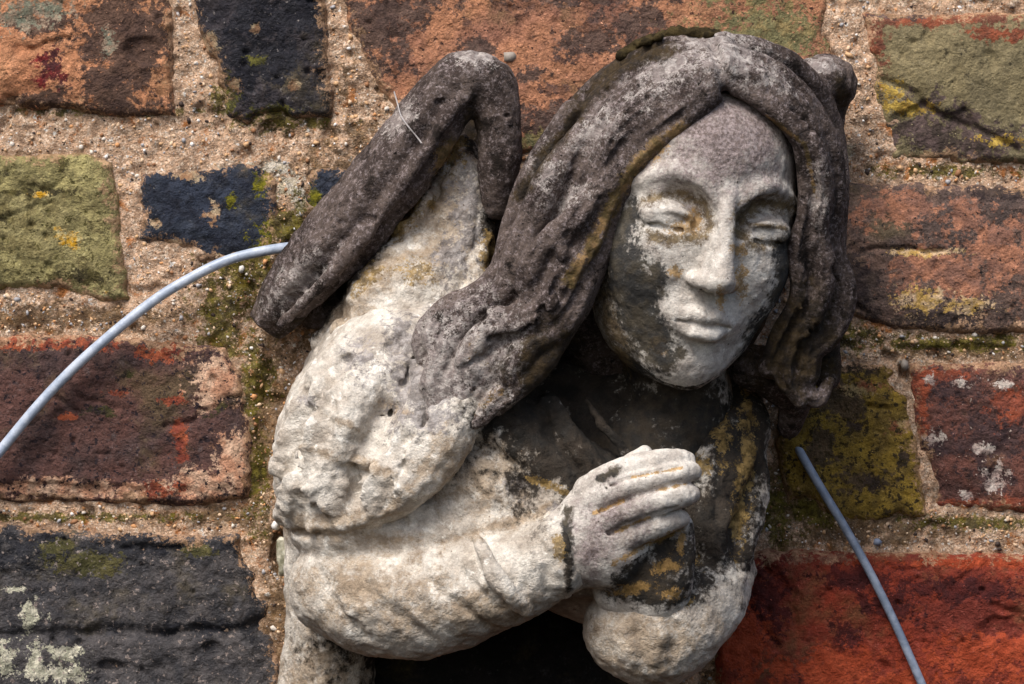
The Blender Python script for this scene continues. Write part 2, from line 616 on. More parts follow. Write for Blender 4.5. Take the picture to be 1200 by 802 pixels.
black = mat_brick('black_brick', rgb(56, 55, 58), rgb(86, 82, 82), 26, (rgb(30, 31, 38), rgb(46, 46, 50)), (rgb(70, 68, 38), rgb(96, 90, 56)), (rgb(216, 210, 190), rgb(182, 180, 158)), rgb(138, 126, 120), 0.62, 1.3, 0.5)
mustard = mat_brick('mustard_brick', rgb(150, 124, 58), rgb(112, 92, 48), 24, (rgb(74, 62, 48), rgb(96, 78, 60)), (rgb(40, 34, 30), rgb(70, 56, 48)), (rgb(136, 84, 62), rgb(160, 140, 100)), rgb(64, 52, 30), 0.58)
russet = mat_brick('russet_brick', rgb(116, 76, 66), rgb(88, 64, 60), 40, (rgb(158, 86, 64), rgb(132, 76, 62)), (rgb(60, 46, 48), rgb(78, 58, 56)), (rgb(206, 194, 184), rgb(170, 150, 142)), rgb(196, 178, 166), 0.68)
red = mat_brick('red_brick', rgb(146, 66, 50), rgb(112, 52, 43), 70, (rgb(172, 84, 60), rgb(156, 72, 50)), (rgb(66, 30, 30), rgb(88, 38, 34)), (rgb(150, 110, 90), rgb(120, 80, 66)), rgb(50, 26, 26), 0.72, 1.1, 0.34)
recess_dark = mat_brick('recess_shade_brick', rgb(26, 23, 22), rgb(36, 32, 30), 30, (rgb(16, 14, 14), rgb(28, 25, 24)), (rgb(60, 48, 34), rgb(44, 36, 28)))  # near black: shade of the recess under the sleeves put into the colour

brick('terracotta and charcoal brick in the top left corner', [(-250, -60), (200, -60), (203, 60), (205, 134), (130, 138), (60, 126), (-250, 128)], 14, terracotta,
      m0=[(150, 60, 70, 120), (40, 30, 60, 8), (45, 122, 40, 14), (100, 130, 80, 12)], m1=[(60, 84, 18, 20), (8, -10, 10, 6)], m2=[(30, 12, 50, 22), (128, 50, 8, 14)],
      cracks=[([(22, 62), (50, 56), (82, 44)], 4, 8), ([(150, 60), (168, 105)], 5, 8)], chips=[(20, 10, 60, 24, 6), (170, 60, 24, 16, 5)], seed=2)
brick('blue black brick second from left along the top edge', [(222, -60), (380, -60), (384, 50), (388, 138), (330, 140), (300, 148), (264, 138), (250, 80), (232, 20)], 13, navy,
      m0=[(300, 80, 60, 40), (330, 20, 50, 30)], m1=[(274, 104, 9, 10), (300, 34, 7, 5), (245, 55, 16, 12), (345, 102, 7, 6)], m2=[(262, 118, 16, 20), (325, 134, 26, 10), (300, 70, 10, 7)],
      chips=[(262, 120, 20, 22, 5)], seed=3, ragged=1.2)
brick('long orange brick along the top above the wings', [(396, -60), (960, -60), (974, 66), (978, 120), (960, 185), (650, 182), (560, 178), (478, 146), (440, 96), (408, 30)], 9, orange,
      m0=[(560, 60, 30, 16), (690, 50, 40, 14), (740, 30, 40, 20), (620, 90, 24, 10), (430, 40, 40, 60, -20), (470, 10, 60, 24), (640, -10, 170, 14), (640, 150, 40, 30)], m1=[(545, 28, 9, 6), (660, 70, 14, 8), (700, 30, 20, 8), (600, 10, 20, 6), (655, 105, 16, 8)],
      m2=[(900, 50, 80, 50), (640, 168, 30, 14)], cracks=[([(452, 0), (458, 40), (466, 76), (470, 110)], 2.2, 5)], seed=4, lumps=0.8)
brick('olive brown brick with a diagonal crack at top right', [(1008, 14), (1080, 18), (1240, 16), (1420, 20), (1420, 200), (1190, 192), (1046, 188), (1034, 140), (1024, 95)], 12, olive,
      m0=[(1022, 40, 16, 40), (1090, 22, 120, 9), (1180, 40, 60, 10)], m1=[(1090, 150, 60, 34), (1060, 20, 60, 5), (1140, 165, 50, 20)], m2=[(1040, 108, 14, 14), (1060, 126, 30, 8), (1175, 165, 30, 6)],
      cracks=[([(1030, 94), (1070, 108), (1080, 122), (1110, 138), (1160, 160), (1192, 176)], 4, 9)], chips=[(1090, 160, 70, 36, 6)], seed=5, lumps=0.6, ragged=0.7)
brick('mauve and salmon brick right of the angel\'s head', [(940, 215), (1060, 216), (1240, 222), (1420, 220), (1420, 392), (1180, 390), (1050, 388), (1000, 372), (940, 370)], 11, mauve,
      m0=[(1060, 250, 50, 24), (1110, 320, 60, 30), (1170, 300, 40, 50), (1130, 260, 40, 20)], m1=[(1000, 330, 24, 30), (1090, 375, 70, 10), (1180, 225, 60, 8)], m2=[(1085, 296, 40, 5), (1080, 352, 30, 14), (1130, 358, 30, 10)],
      cracks=[([(1000, 294), (1030, 291), (1060, 292), (1106, 298)], 3.6, 9), ([(1120, 372), (1120, 390)], 3, 7), ([(995, 352), (1020, 372)], 3, 5)], seed=6, lumps=0.8)
brick('yellow green lichened brick at the left edge', [(-320, 180), (100, 182), (132, 190), (140, 250), (150, 350), (120, 356), (70, 338), (-320, 346)], 11, lichen,
      m0=[(40, 260, 60, 40), (100, 320, 40, 24)], m1=[(75, 195, 8, 9), (100, 325, 24, 10), (40, 226, 40, 4), (6, 258, 10, 5), (70, 330, 20, 8)], m2=[(125, 345, 7, 8), (48, 229, 10, 3), (80, 280, 16, 10)],
      cracks=[([(20, 218), (60, 224), (75, 212)], 3, 6), ([(0, 258), (30, 248), (60, 236)], 3, 6)], seed=7, ragged=1.3)
brick('small deep blue brick left of the wing', [(166, 204), (220, 200), (300, 194), (322, 214), (326, 280), (316, 300), (240, 304), (190, 296), (164, 280)], 8, blueb,
      m0=[(230, 240, 40, 30)], m1=[(225, 206, 16, 6), (248, 250, 10, 12), (182, 262, 8, 5), (200, 285, 12, 4)], m2=[(272, 236, 7, 9), (318, 280, 20, 24), (308, 214, 10, 18)], seed=8, ragged=1.4)
brick('slate blue brick partly behind the raised wing', [(362, 196), (410, 192), (560, 196), (700, 200), (700, 370), (420, 360), (372, 290), (358, 240)], 7, blueb,
      m0=[(400, 230, 40, 20)], m1=[(366, 200, 8, 6)], m2=[(364, 250, 10, 30)], seed=9)
brick('dark plum brick under the left cable', [(-280, 392), (100, 394), (206, 400), (262, 408), (284, 440), (294, 520), (292, 584), (240, 592), (-280, 580)], 12, plum,
      m0=[(262, 450, 30, 36), (275, 545, 22, 44), (120, 574, 200, 10), (250, 570, 40, 22)], m1=[(190, 412, 26, 10), (40, 402, 80, 8), (140, 460, 12, 5), (205, 470, 16, 8), (80, 488, 10, 4), (190, 575, 22, 9), (212, 515, 10, 26)],
      m2=[(150, 440, 6, 4), (120, 482, 20, 5), (270, 470, 24, 6, -30)], cracks=[([(196, 502), (230, 490), (262, 470), (285, 462)], 3.4, 8), ([(70, 468), (96, 486)], 4, 6), ([(96, 466), (140, 480)], 3, 6)],
      chips=[(285, 480, 30, 10, 4), (60, 575, 180, 10, 3)], seed=10)
brick('big black brick with white flecks at bottom left', [(-300, 622), (0, 616), (150, 624), (280, 626), (296, 660), (312, 700), (308, 738), (322, 752), (330, 785), (326, 860), (-300, 860)], 12, black,
      m0=[(140, 640, 130, 12), (240, 735, 80, 8), (300, 690, 12, 50), (40, 640, 60, 20)], m1=[(100, 660, 40, 14), (66, 640, 20, 8), (236, 646, 20, 7)], m2=[(38, 722, 14, 14), (40, 775, 10, 24), (16, 690, 10, 4), (70, 790, 30, 10), (10, 770, 12, 16), (80, 765, 18, 8)],
      cracks=[([(-20, 744), (80, 742), (190, 742), (290, 736), (312, 728)], 7, 12)], chips=[(250, 760, 12, 8, 5), (130, 780, 18, 8, 6), (180, 642, 40, 6, 5)], seed=11, ragged=1.4, lumps=1.5)
brick('mustard yellow brick beside the lowest hair curl', [(916, 432), (970, 420), (1050, 424), (1062, 470), (1076, 540), (1086, 606), (1010, 612), (926, 590), (912, 520)], 9, mustard,
      m0=[(985, 470, 26, 24), (960, 520, 20, 30), (1010, 560, 30, 20)], m1=[(1005, 428, 34, 10), (1024, 566, 10, 9), (1000, 500, 12, 7), (1058, 536, 6, 12)], m2=[(1010, 455, 30, 10), (1050, 500, 12, 10)], seed=12, lumps=1.2)
brick('russet brick with pale flecks at the right edge', [(1066, 426), (1240, 426), (1500, 428), (1500, 604), (1240, 600), (1098, 596), (1088, 560), (1074, 500)], 9, russet,
      m0=[(1100, 440, 40, 10), (1150, 592, 80, 8), (1080, 470, 10, 40), (1190, 480, 30, 20)], m1=[(1150, 520, 60, 30), (1120, 460, 30, 16), (1166, 560, 22, 18)], m2=[(1094, 512, 9, 9), (1150, 526, 10, 6), (1166, 560, 12, 16), (1126, 450, 7, 6), (1175, 450, 14, 5), (1128, 580, 8, 6), (1090, 446, 6, 7)],
      chips=[(1166, 562, 14, 18, 4)], seed=13, lumps=1.2)
brick('bright red brick at bottom right under the cable', [(850, 660), (884, 640), (1000, 648), (1240, 650), (1500, 652), (1500, 880), (848, 880), (838, 760), (838, 700)], 14, red,
      m0=[(980, 790, 60, 30), (1150, 770, 60, 30), (1120, 660, 120, 6), (870, 740, 30, 60), (1060, 800, 60, 20)], m1=[(1010, 676, 50, 14), (900, 700, 24, 40), (1040, 710, 40, 20), (995, 740, 14, 14), (1130, 690, 60, 14)], m2=[(960, 655, 40, 5)],
      cracks=[([(862, 690), (884, 720), (910, 756)], 4, 8), ([(1030, 668), (1090, 664), (1110, 690), (1140, 672)], 3, 6), ([(1160, 706), (1200, 724)], 4, 7), ([(900, 670), (936, 700)], 4, 6)], chips=[(900, 700, 30, 30, 4), (1170, 735, 40, 14, 4)], seed=14, ragged=0.6, lumps=1.0)
brick('plum brick hidden behind the angel\'s shoulder', [(380, 410), (600, 404), (890, 412), (890, 600), (600, 606), (384, 600)], 4, plum, step=5, seed=15)
brick('black brick behind the angel\'s sleeves', [(384, 640), (600, 636), (818, 640), (816, 860), (600, 860), (380, 860)], 4, recess_dark, step=5, seed=16)
brick('mauve brick hidden behind the angel\'s hair', [(716, 210), (900, 208), (922, 214), (922, 380), (716, 384)], 4, mauve, step=5, seed=17)

# a ring of further bricks just beyond the picture
_pal = [terracotta, navy, orange, mauve, plum, black, russet, red, lichen]
_r = random.Random(5)
for row, (v0, v1) in enumerate([(-300, -96), (-520, -330), (892, 1080), (1110, 1300)]):
    x = -640 + (row % 2) * 150
    while x < 1800:
        w = _r.choice([290, 610])
        col = _r.choice(_pal)
        brick(None, [(x, v0), (x + w, v0 + 4), (x + w - 3, v1), (x + 2, v1 - 3)], _r.uniform(6, 13), col,
              m0=[(x + w * _r.random(), v0 + 60, 90, 50)], m1=[(x + w * _r.random(), v1 - 60, 60, 40)], step=6, seed=20 + int(x) % 37)
        x += w + 26
for v0, v1, xs in [(-60, 130, (-560, -280)), (180, 350, (-640, -350)), (392, 585, (-600, -310)), (616, 860, (-620, -330)),
                   (14, 196, (1448, 1740)), (220, 392, (1448, 1740)), (428, 604, (1526, 1800)), (652, 880, (1526, 1800))]:
    col = _r.choice(_pal)
    brick(None, [(xs[0], v0), (xs[1], v0), (xs[1], v1), (xs[0], v1)], 9, col,
          m0=[(xs[0] + 100, v0 + 60, 90, 50)], m1=[(xs[1] - 60, v1 - 60, 60, 40)], step=6, seed=40 + v0 % 17)

# mortar sheet
mu, mv = np.arange(-640, 1841, 3.0), np.arange(-530, 1311, 3.0)
U, Vv = np.meshgrid(mu, mv)
u, v = U.ravel(), Vv.ravel()


def mortar_height(u, v):
    P = np.stack([u, v, np.zeros_like(u)], -1)
    h = 1 + 4 * fbm(P, 80, 3, 1) + 4.0 * fbm(P, 20, 3, 2) + 3.4 * fbm(P, 8, 2, 3)
    h = h - 6 * sstep(0.4, 0.6, fbm(P, 26, 2, 8))
    for b in [(318, 480, 26, 90, 8), (330, 650, 14, 30, 14), (300, 380, 30, 30, 6), (1058, 436, 5, 12, 16), (990, 150, 12, 60, 4), (916, 560, 30, 70, 10), (620, 790, 200, 60, 10)]:
        h = h - b[4] * sstep(0.4, 0.7, blobs(u, v, [b[:4]]) + 0.2 * fbm(P, 24, 3, 4))
    ms = blobs(u, v, [(300, 330, 34, 50, 20), (262, 384, 26, 26), (330, 264, 26, 26), (300, 440, 16, 40), (252, 116, 10, 16), (322, 142, 40, 8), (1120, 402, 90, 6), (975, 396, 30, 10)])
    h = h + 7 * sstep(0.46, 0.66, ms + 0.25 * fbm(P, 22, 3, 14)) * (0.55 + 0.9 * fbm(P, 7, 2, 15))
    return h


h = mortar_height(u, v)
at = {'m0': blobs(u, v, [(285, 330, 44, 60, 20), (258, 380, 30, 40), (330, 262, 30, 34), (300, 450, 22, 50), (325, 140, 60, 14), (255, 118, 12, 20), (1120, 402, 120, 10), (980, 396, 40, 18), (1100, 200, 80, 8),
                         (300, 560, 14, 60), (950, 600, 30, 20), (60, 606, 200, 5), (130, 130, 100, 6), (910, 600, 20, 40), (1130, 612, 80, 8)]),
      'm1': blobs(u, v, [(60, 372, 160, 16), (250, 606, 80, 12), (310, 500, 24, 120), (340, 600, 30, 200), (990, 620, 120, 20), (1150, 410, 100, 14), (930, 560, 40, 100), (330, 720, 20, 60), (620, 780, 240, 60), (430, 300, 120, 160)]),
      'm2': blobs(u, v, [(340, 218, 14, 16), (352, 234, 7, 20), (300, 200, 30, 8), (318, 196, 20, 10), (990, 180, 10, 10), (90, 640, 30, 6)])}
link_mesh('mortar', np.stack([u - 600, 401 - v, h], -1), fan(len(mu), len(mv), np.ones(len(u), bool)), mat_mortar('sandy_mortar'), wall, ORI, at)

# grit and pebbles set in the mortar
def ico():
    import bmesh
    bm = bmesh.new()
    bmesh.ops.create_icosphere(bm, subdivisions=1, radius=1)
    V = np.array([x.co[:] for x in bm.verts])
    Fc = np.array([[w.index for w in f.verts] for f in bm.faces])
    bm.free()
    return V, Fc
ICO_V, ICO_F = ico()


def pebble_material():
    m = Mat('pebble_stone', 0.6, 0.4)
    r = m.attr('rnd')
    n = m.node('ShaderNodeValToRGB')
    e = n.color_ramp.elements
    n.color_ramp.interpolation = 'CONSTANT'
    cols = [(0, rgb(206, 166, 124)), (0.25, rgb(222, 192, 160)), (0.42, rgb(150, 106, 72)), (0.60, rgb(214, 204, 192)), (0.68, rgb(60, 46, 40)),
            (0.76, rgb(164, 162, 164)), (0.88, rgb(206, 150, 100)), (0.96, rgb(236, 232, 228))]
    e[0].position, e[0].color = cols[0]
    e[1].position, e[1].color = cols[1]
    for p, c in cols[2:]:
        x = e.new(p)
        x.color = c
    m.link(r, n.inputs[0])
    return m.finish(n.outputs['Color'], [(4, 1.0)], 0.2)


PEB = pebble_material()
N = 26000
pu, pv = rng.uniform(-60, 1260, N), rng.uniform(-60, 862, N)
sd = np.full(N, 1e9)
for poly in BRICK_POLYS[:13]:
    sd = np.minimum(sd, polysd(pu, pv, [tuple(p) for p in poly]))
ok = sd > 3
pu, pv = pu[ok], pv[ok]
pr = 0.9 + 2.2 * rng.random(len(pu)) ** 4.0 + 3.4 * rng.random(len(pu)) * (rng.random(len(pu)) > 0.97)
ph = mortar_height(pu, pv) - 0.2
sc = np.stack([pr * rng.uniform(0.7, 1.4, len(pr)), pr * rng.uniform(0.6, 1.1, len(pr)), pr * 0.8], -1)
ang = rng.uniform(0, 6.28, len(pr))
B = ICO_V[None] * (1 + 0.22 * rng.standard_normal((len(pr), len(ICO_V), 1))) * sc[:, None, :]
ca, sa = np.cos(ang)[:, None], np.sin(ang)[:, None]
B = np.stack([B[..., 0] * ca - B[..., 1] * sa, B[..., 0] * sa + B[..., 1] * ca, B[..., 2]], -1)
B = B + np.stack([pu - 600, 401 - pv, ph], -1)[:, None, :]
PF = (ICO_F[None] + (np.arange(len(pr)) * len(ICO_V))[:, None, None]).reshape(-1, 3)
rv = np.repeat(rng.random(len(pr)), len(ICO_V))
g = link_mesh('mortar_grit', B.reshape(-1, 3), PF, PEB, wall, ORI, {'rnd': rv}, flip=True)
g['kind'] = 'stuff'

WHITE_PEB = mat_plain('white_pebble', rgb(236, 232, 226), 0.5)
GREY_PEB = mat_plain('grey_pebble', rgb(150, 140, 130), 0.6)


def pebble(label, u, v, d, r, mat, parent=wall, name='pebble'):
    g = np.random.default_rng(int(u + v))
    X = ICO_V * (1 + 0.26 * g.standard_normal((len(ICO_V), 1))) * np.array(r)
    o = link_mesh(name, X + np.array(W(u, v, d)), ICO_F, mat, parent, ORI, flip=True)
    o['label'] = label
    return o


pebble('round white pebble in the mortar beside the hair curl', 963, 398, 8, (6, 8, 7), WHITE_PEB)
pebble('grey pebble on the orange brick above the wing', 598, 67, 12, (9, 8, 6), GREY_PEB)
pebble('pale pebble in the mortar above the dark gap', 1060, 428, 6, (6, 8, 7), GREY_PEB)
pebble('white chip beside the angel\'s elbow', 322, 616, 12, (7, 7, 6), WHITE_PEB)
pebble('white pebble under the moss left of the wing', 283, 315, 8, (4, 6, 5), WHITE_PEB)
pebble('blue grey pebble in the mortar beside the right cable', 1028, 635, 7, (5, 5, 5), mat_plain('bluish_pebble', rgb(140, 150, 170), 0.5))
# a sliver of glassy stone wedged beside the elbow
shard = SDF(W(300, 690, -10), W(370, 610, 60), 1.6)
shard.tube([(*W(332, 636, 14), 7), (*W(334, 660, 16), 8), (*W(330, 672, 12), 4)], flat=0.6)
shard.tube([(*W(346, 640, 12), 3), (*W(340, 670, 14), 3)], 2)
shard.rough([(9, 2, 4)])
V, Q = shard.mesh()
link_mesh('stone_sliver', V, Q, mat_plain('chipped_flint', rgb(196, 190, 170), 0.3, 0.5, 1.0, rgb(120, 118, 96)), wall, ORI)['label'] = 'pale flint sliver wedged in the mortar beside the angel\'s elbow'

# ------------------------------------------------------------------ the stone angel
SO = (0.0, 0.0, W(600, 700, 0)[1] * S)
angel = empty('angel_statue', SO)
tag(angel, 'weathered stone angel with praying hands jutting from the brick wall', 'statue')

# head frame
yaw, pit, rol = rad(17), rad(7), rad(8)
Ry = np.array([[math.cos(yaw), 0, math.sin(yaw)], [0, 1, 0], [-math.sin(yaw), 0, math.cos(yaw)]])
Rx = np.array([[1, 0, 0], [0, math.cos(pit), -math.sin(pit)], [0, math.sin(pit), math.cos(pit)]])
Rz = np.array([[math.cos(rol), math.sin(rol), 0], [-math.sin(rol), math.cos(rol), 0], [0, 0, 1]])
HR = Rz @ Ry @ Rx
HC = np.array(W(808, 276, 200))


def H(x, y, z):
    return tuple(HC + HR @ np.array([x, y, z], float))


def ht(*pts):
    return [(*H(x, y, z), r) for x, y, z, r in pts]


# ---- body: face, neck, chest, forearms and hands, one continuous mesh
b = SDF(W(380, 790, 20), W(960, 70, 410), 1.9)
b.ell(H(0, 40, -45), (118, 150, 150), HR)
b.ell(H(0, 8, -8), (115, 168, 112), HR, k=20)
b.ell(H(0, -82, 6), (87, 82, 82), HR, k=24)
b.ell(H(0, -133, 58), (38, 31, 32), HR, k=28)
b.ell(H(-52, -24, 54), (44, 46, 37), HR, k=34)
b.ell(H(52, -24, 54), (44, 46, 37), HR, k=34)
b.ell(H(0, 100, 22), (92, 72, 82), HR, k=26)
for sx in (-1, 1):
    b.tube(ht((sx * 16, 54, 103, 8), (sx * 34, 71, 101, 8), (sx * 60, 76, 90, 8), (sx * 94, 56, 58, 7)), k=13)
    b.ell(H(sx * 56, 42, 110), (38, 25, 31), HR, k=5, carve=True)
    b.ell(H(sx * 26, 30, 112), (12, 21, 27), HR, k=5, carve=True)
# nose
b.tube(ht((0, 62, 103, 11), (0, 40, 113, 10), (0, 8, 125, 10.5), (0, -20, 135, 12), (0, -31, 137, 14)), k=6)
b.tube(ht((0, 6, 112, 13), (0, -33, 119, 20)), k=10)
for sx in (-1, 1):
    b.tube(ht((sx * 8, -36, 131, 8.5), (sx * 17, -38, 120, 8.5), (sx * 23, -37, 109, 7)), k=8)
    b.ell(H(sx * 10, -49, 124), (8, 6, 12), HR, k=3, carve=True)
# eyes: bulging lids
for sx in (-1, 1):
    b.ell(H(sx * 57, 25, 78), (33, 20, 19), HR, k=3)
    b.tube(ht((sx * 27, 20, 86, 2.5), (sx * 40, 31, 97, 3), (sx * 60, 34, 96, 3.5), (sx * 78, 28, 84, 3), (sx * 90, 18, 68, 2.5)), k=5)
    b.tube(ht((sx * 27, 17, 88, 3), (sx * 42, 6, 93, 4), (sx * 60, 3, 92, 4.2), (sx * 77, 8, 82, 3.6), (sx * 90, 18, 68, 2.6)), k=4)
    b.tube(ht((sx * 30, 18, 94, 1.6), (sx * 44, 13.5, 98, 3.4), (sx * 60, 12, 97, 3.8), (sx * 74, 15, 88, 3), (sx * 86, 19, 74, 1.4)), k=2, carve=True)
# mouth
b.ell(H(0, -80, 84), (40, 24, 22), HR, k=24)
b.tube(ht((-29, -85, 93, 3.5), (-12, -76, 105, 8), (0, -78, 108, 7.5), (13, -76, 106, 8), (30, -84, 95, 4)), k=6)
b.tube(ht((-24, -92, 94, 4.5), (-11, -98, 104, 9), (0, -99, 106, 9.5), (12, -98, 105, 9), (25, -91, 96, 5)), k=6)
b.tube(ht((-32, -87, 99, 1.8), (-13, -86, 111, 2.2), (0, -88, 114, 2.4), (13, -86, 111, 2.2), (32, -87, 99, 1.8)), k=2, carve=True)
b.tube(ht((0, -54, 114, 3), (0, -70, 115, 4)), k=6, carve=True)
b.ell(H(0, -113, 110), (26, 7, 13), HR, k=10, carve=True)
# neck and chest
b.tube([(*H(0, -70, -62), 62), (*W(792, 480, 112), 66), (*W(740, 560, 90), 100)], k=14)
b.ell(W(720, 600, 90), (150, 130, 90), k=30)


FINGERS = ([(690, 576, 266, 17.6), (726, 555, 280, 16.6), (768, 543, 285, 15.0), (792, 539, 282, 13.0), (805, 539, 277, 10.0)],
           [(690, 592, 270, 18.6), (732, 572, 288, 17.6), (774, 560, 293, 16.0), (798, 554, 290, 14.0), (811, 553, 284, 11.0)],
           [(694, 618, 272, 19.6), (738, 598, 290, 18.6), (778, 585, 295, 17.0), (798, 580, 291, 15.0), (808, 579, 285, 12.0)],
           [(704, 645, 266, 18.6), (742, 626, 282, 16.6), (770, 615, 286, 16.0), (788, 609, 282, 14.0), (797, 608, 276, 11.0)])


def hand(du, dv, dd, mirror=1):
    w = lambda u, v, d, r: (*W(u + du, v + dv, 240 + (d - 240) * mirror + dd), r)
    b.ell(w(708, 624, 258, 0)[:3], (48, 60, 38), np.array([[0.94, 0.34, 0], [-0.34, 0.94, 0], [0, 0, 1]]).T, k=14)
    b.tube([w(672, 644, 252, 44), w(708, 634, 256, 46)], k=16, flat=0.62)
    for pts in FINGERS:
        b.tube([w(*p) for p in pts], k=2.5)
        for p in (pts[1], pts[2]):
            b.ell(w(p[0], p[1], p[2] + 2.5, 0)[:3], (9, p[3] - 2, p[3] - 0.5), k=4)
    b.tube([w(690, 604, 246, 18), w(714, 566, 248, 14), w(738, 543, 250, 11), w(756, 531, 252, 8)], k=5)


hand(0, 0, 0)
hand(4, 10, -34, -1)
b.tube(w4((772, 640, 250, 20), (744, 668, 238, 34), (730, 690, 226, 34)), k=12, flat=0.7)
b.tube(w4((796, 618, 252, 16), (790, 650, 250, 24), (776, 686, 240, 34), (768, 716, 220, 34)), k=12, flat=0.8)
for p_, q_ in zip(FINGERS[:-1], FINGERS[1:]):        # cuts between the fingers running onto the back of the hand
    b.tube([(*W((a_[0] + c_[0]) / 2, (a_[1] + c_[1]) / 2 + 1, max(a_[2], c_[2]) + 13), 2.0) for a_, c_ in zip(p_[:4], q_[:4])], k=4, carve=True)
b.tube([(*W(430, 690, 165), 40), (*W(560, 690, 205), 40), (*W(650, 650, 242), 38), (*W(690, 634, 252), 36)], k=14, flat=0.9)
b.tube([(*W(826, 700, 130), 34), (*W(780, 720, 190), 34), (*W(752, 690, 222), 32), (*W(730, 650, 228), 30)], k=14)
b.rough([(30, 1.6, 3), (8, 1.1, 5)])
V, Q = b.mesh()
q3 = to_uvd(V)
u, v, d = q3.T
BODY_AT = {
    'm0': np.maximum(blobs(u, v, [(742, 340, 34, 100, -8), (765, 400, 30, 46, -24), (726, 300, 26, 60), (770, 320, 14, 22), (926, 320, 24, 70, 12), (896, 390, 24, 46, 30), (742, 250, 10, 20), (798, 414, 8, 8), (780, 425, 18, 18)]),
                     strokes(u, v, [([(704, 562), (720, 552)], 7), ([(665, 600), (662, 690)], 9)])),
    'm4': strokes(u, v, [([(756, 236), (790, 226), (824, 238), (834, 262), (822, 278), (790, 282), (762, 276)], 7), ([(866, 256), (890, 236), (934, 244)], 10), ([(862, 270), (884, 288), (924, 284)], 7), ([(700, 250), (704, 340), (730, 420)], 16), ([(876, 262), (920, 268)], 3)]),  # brown strokes round the eyes and down the left face edge
    'm1': np.where(v < 500, blobs(u, v, [(850, 160, 100, 72, 8)]), blobs(u, v, [(712, 612, 80, 60, -20), (690, 650, 40, 50)]) - 0.16) ,
    'm2': np.maximum(blobs(u, v, [(765, 178, 18, 10, -40), (845, 350, 4, 16), (868, 330, 7, 22), (812, 262, 10, 16), (790, 318, 8, 8), (868, 292, 10, 6), (800, 268, 16, 8), (770, 405, 10, 10), (780, 664, 14, 8, -20), (742, 690, 20, 6, -10), (797, 640, 5, 18), (788, 696, 12, 6)]),
                     strokes(u, v, [([(740, 560), (800, 548)], 1.6), ([(696, 602), (730, 587)], 2), ([(770, 575), (804, 567)], 1.6), ([(720, 624), (760, 606)], 2), ([(720, 660), (760, 638), (800, 620)], 3)])),
    'm3': np.maximum(blobs(u, v, [(740, 520, 120, 76, -20), (790, 655, 44, 44), (770, 690, 60, 26), (750, 672, 40, 26, -30), (830, 520, 60, 60), (790, 480, 110, 44), (730, 450, 50, 60)]) * (d < np.where(v < 500, 262 - 0.5 * np.abs(v - 470), 236 + 0.25 * (v - 500) + 40 * (polysd(u, v, [(716, 672), (800, 620), (830, 640), (800, 720), (700, 720)]) < 0))), 0),  # chest soot carried onto the neck as painted under-chin shade; far hand darkened
}
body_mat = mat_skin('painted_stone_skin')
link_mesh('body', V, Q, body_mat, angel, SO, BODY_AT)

# ---- hair
hr = SDF(W(470, 530, -10), W(1030, 10, 400), 2.1)
cap = SDF(W(470, 530, -10), W(1030, 10, 400), 2.1)
hr.ell(H(0, 48, -50), (146, 176, 160), HR)
hr.ell(H(0, -70, -84), (140, 130, 66), HR, k=20)
# trim the cap in front of the hairline
x, y, z = hr.ax[0][:, None, None] - HC[0], hr.ax[1][None, :, None] - HC[1], hr.ax[2][None, None, :] - HC[2]
ly = HR[0, 1] * x + HR[1, 1] * y + HR[2, 1] * z
lz = HR[0, 2] * x + HR[1, 2] * y + HR[2, 2] * z
hr.F = np.maximum(hr.F, (lz - (-6 + 0.30 * ly)).astype(np.float32) * 0.9)
del x, y, z, ly, lz, cap
inner = [(850, 96, 290), (806, 138, 300), (752, 182, 290), (718, 236, 272), (694, 300, 262), (670, 360, 256), (640, 412, 250), (598, 448, 246), (560, 472, 240), (533, 498, 232)]
outer = [(842, 52, 236), (764, 62, 212), (694, 112, 184), (648, 176, 158), (618, 244, 150), (602, 306, 150), (566, 350, 158), (520, 378, 168), (498, 420, 186), (494, 474, 200)]
inner, outer = np.array(inner, float), np.array(outer, float)


def lock(t, amp, phase, bulge, taper0, r, taper1, last=1.0):
    pts = []
    n = len(inner)
    for i in range(int(round((n - 1) * last)) + 1):
        s_ = i / (n - 1)
        tt = t + amp * math.sin(phase + s_ * 9.0) * min(1, s_ * 3)
        p = inner[i] * (1 - tt) + outer[i] * tt
        p[2] += bulge * math.sin(math.pi * min(max(tt, 0), 1)) * (0.5 + 0.5 * math.sin(math.pi * s_))
        rr = r * (taper0 + (1 - taper0) * min(1, s_ * 4)) * (1 - (1 - taper1) * max(0, (s_ - 0.65) / 0.35))
        pts.append((*W(*p), rr))
    return pts


for t, a, ph_, r, last in [(0.03, 0.05, 0.2, 18, 0.9), (0.2, 0.07, 1.0, 22, 1.0), (0.40, 0.08, 1.6, 24, 0.9), (0.60, 0.07, 2.2, 25, 1.0), (0.80, 0.06, 2.8, 25, 0.9), (0.97, 0.03, 3.0, 21, 1.0)]:
    hr.tube(lock(t, a, ph_, 36, 0.7, r, 0.6, last), k=5)
STR = [(0.02, 0.05, 0.3, 54, 17), (0.20, 0.07, 1.1, 58, 17), (0.42, 0.08, 1.7, 60, 19), (0.64, 0.08, 2.2, 60, 19), (0.84, 0.06, 2.7, 58, 18), (1.0, 0.04, 3.2, 54, 15)]


def between(A_, B_, lift=12, r=2.4, k=9, skip=0):
    """cut a groove between two strands"""
    A_, B_ = catmull(A_), catmull(B_)
    pts = []
    for t in np.linspace(skip, 1, 12):
        a_, b_ = A_[int(t * (len(A_) - 1))], B_[int(t * (len(B_) - 1))]
        f_ = min(1, (t - skip) * 4)
        pts.append((*((a_[:3] + b_[:3]) / 2 + np.array([0, 0, lift + 9 * (1 - f_)])), r))
    hr.tube(pts, k=k, carve=True)


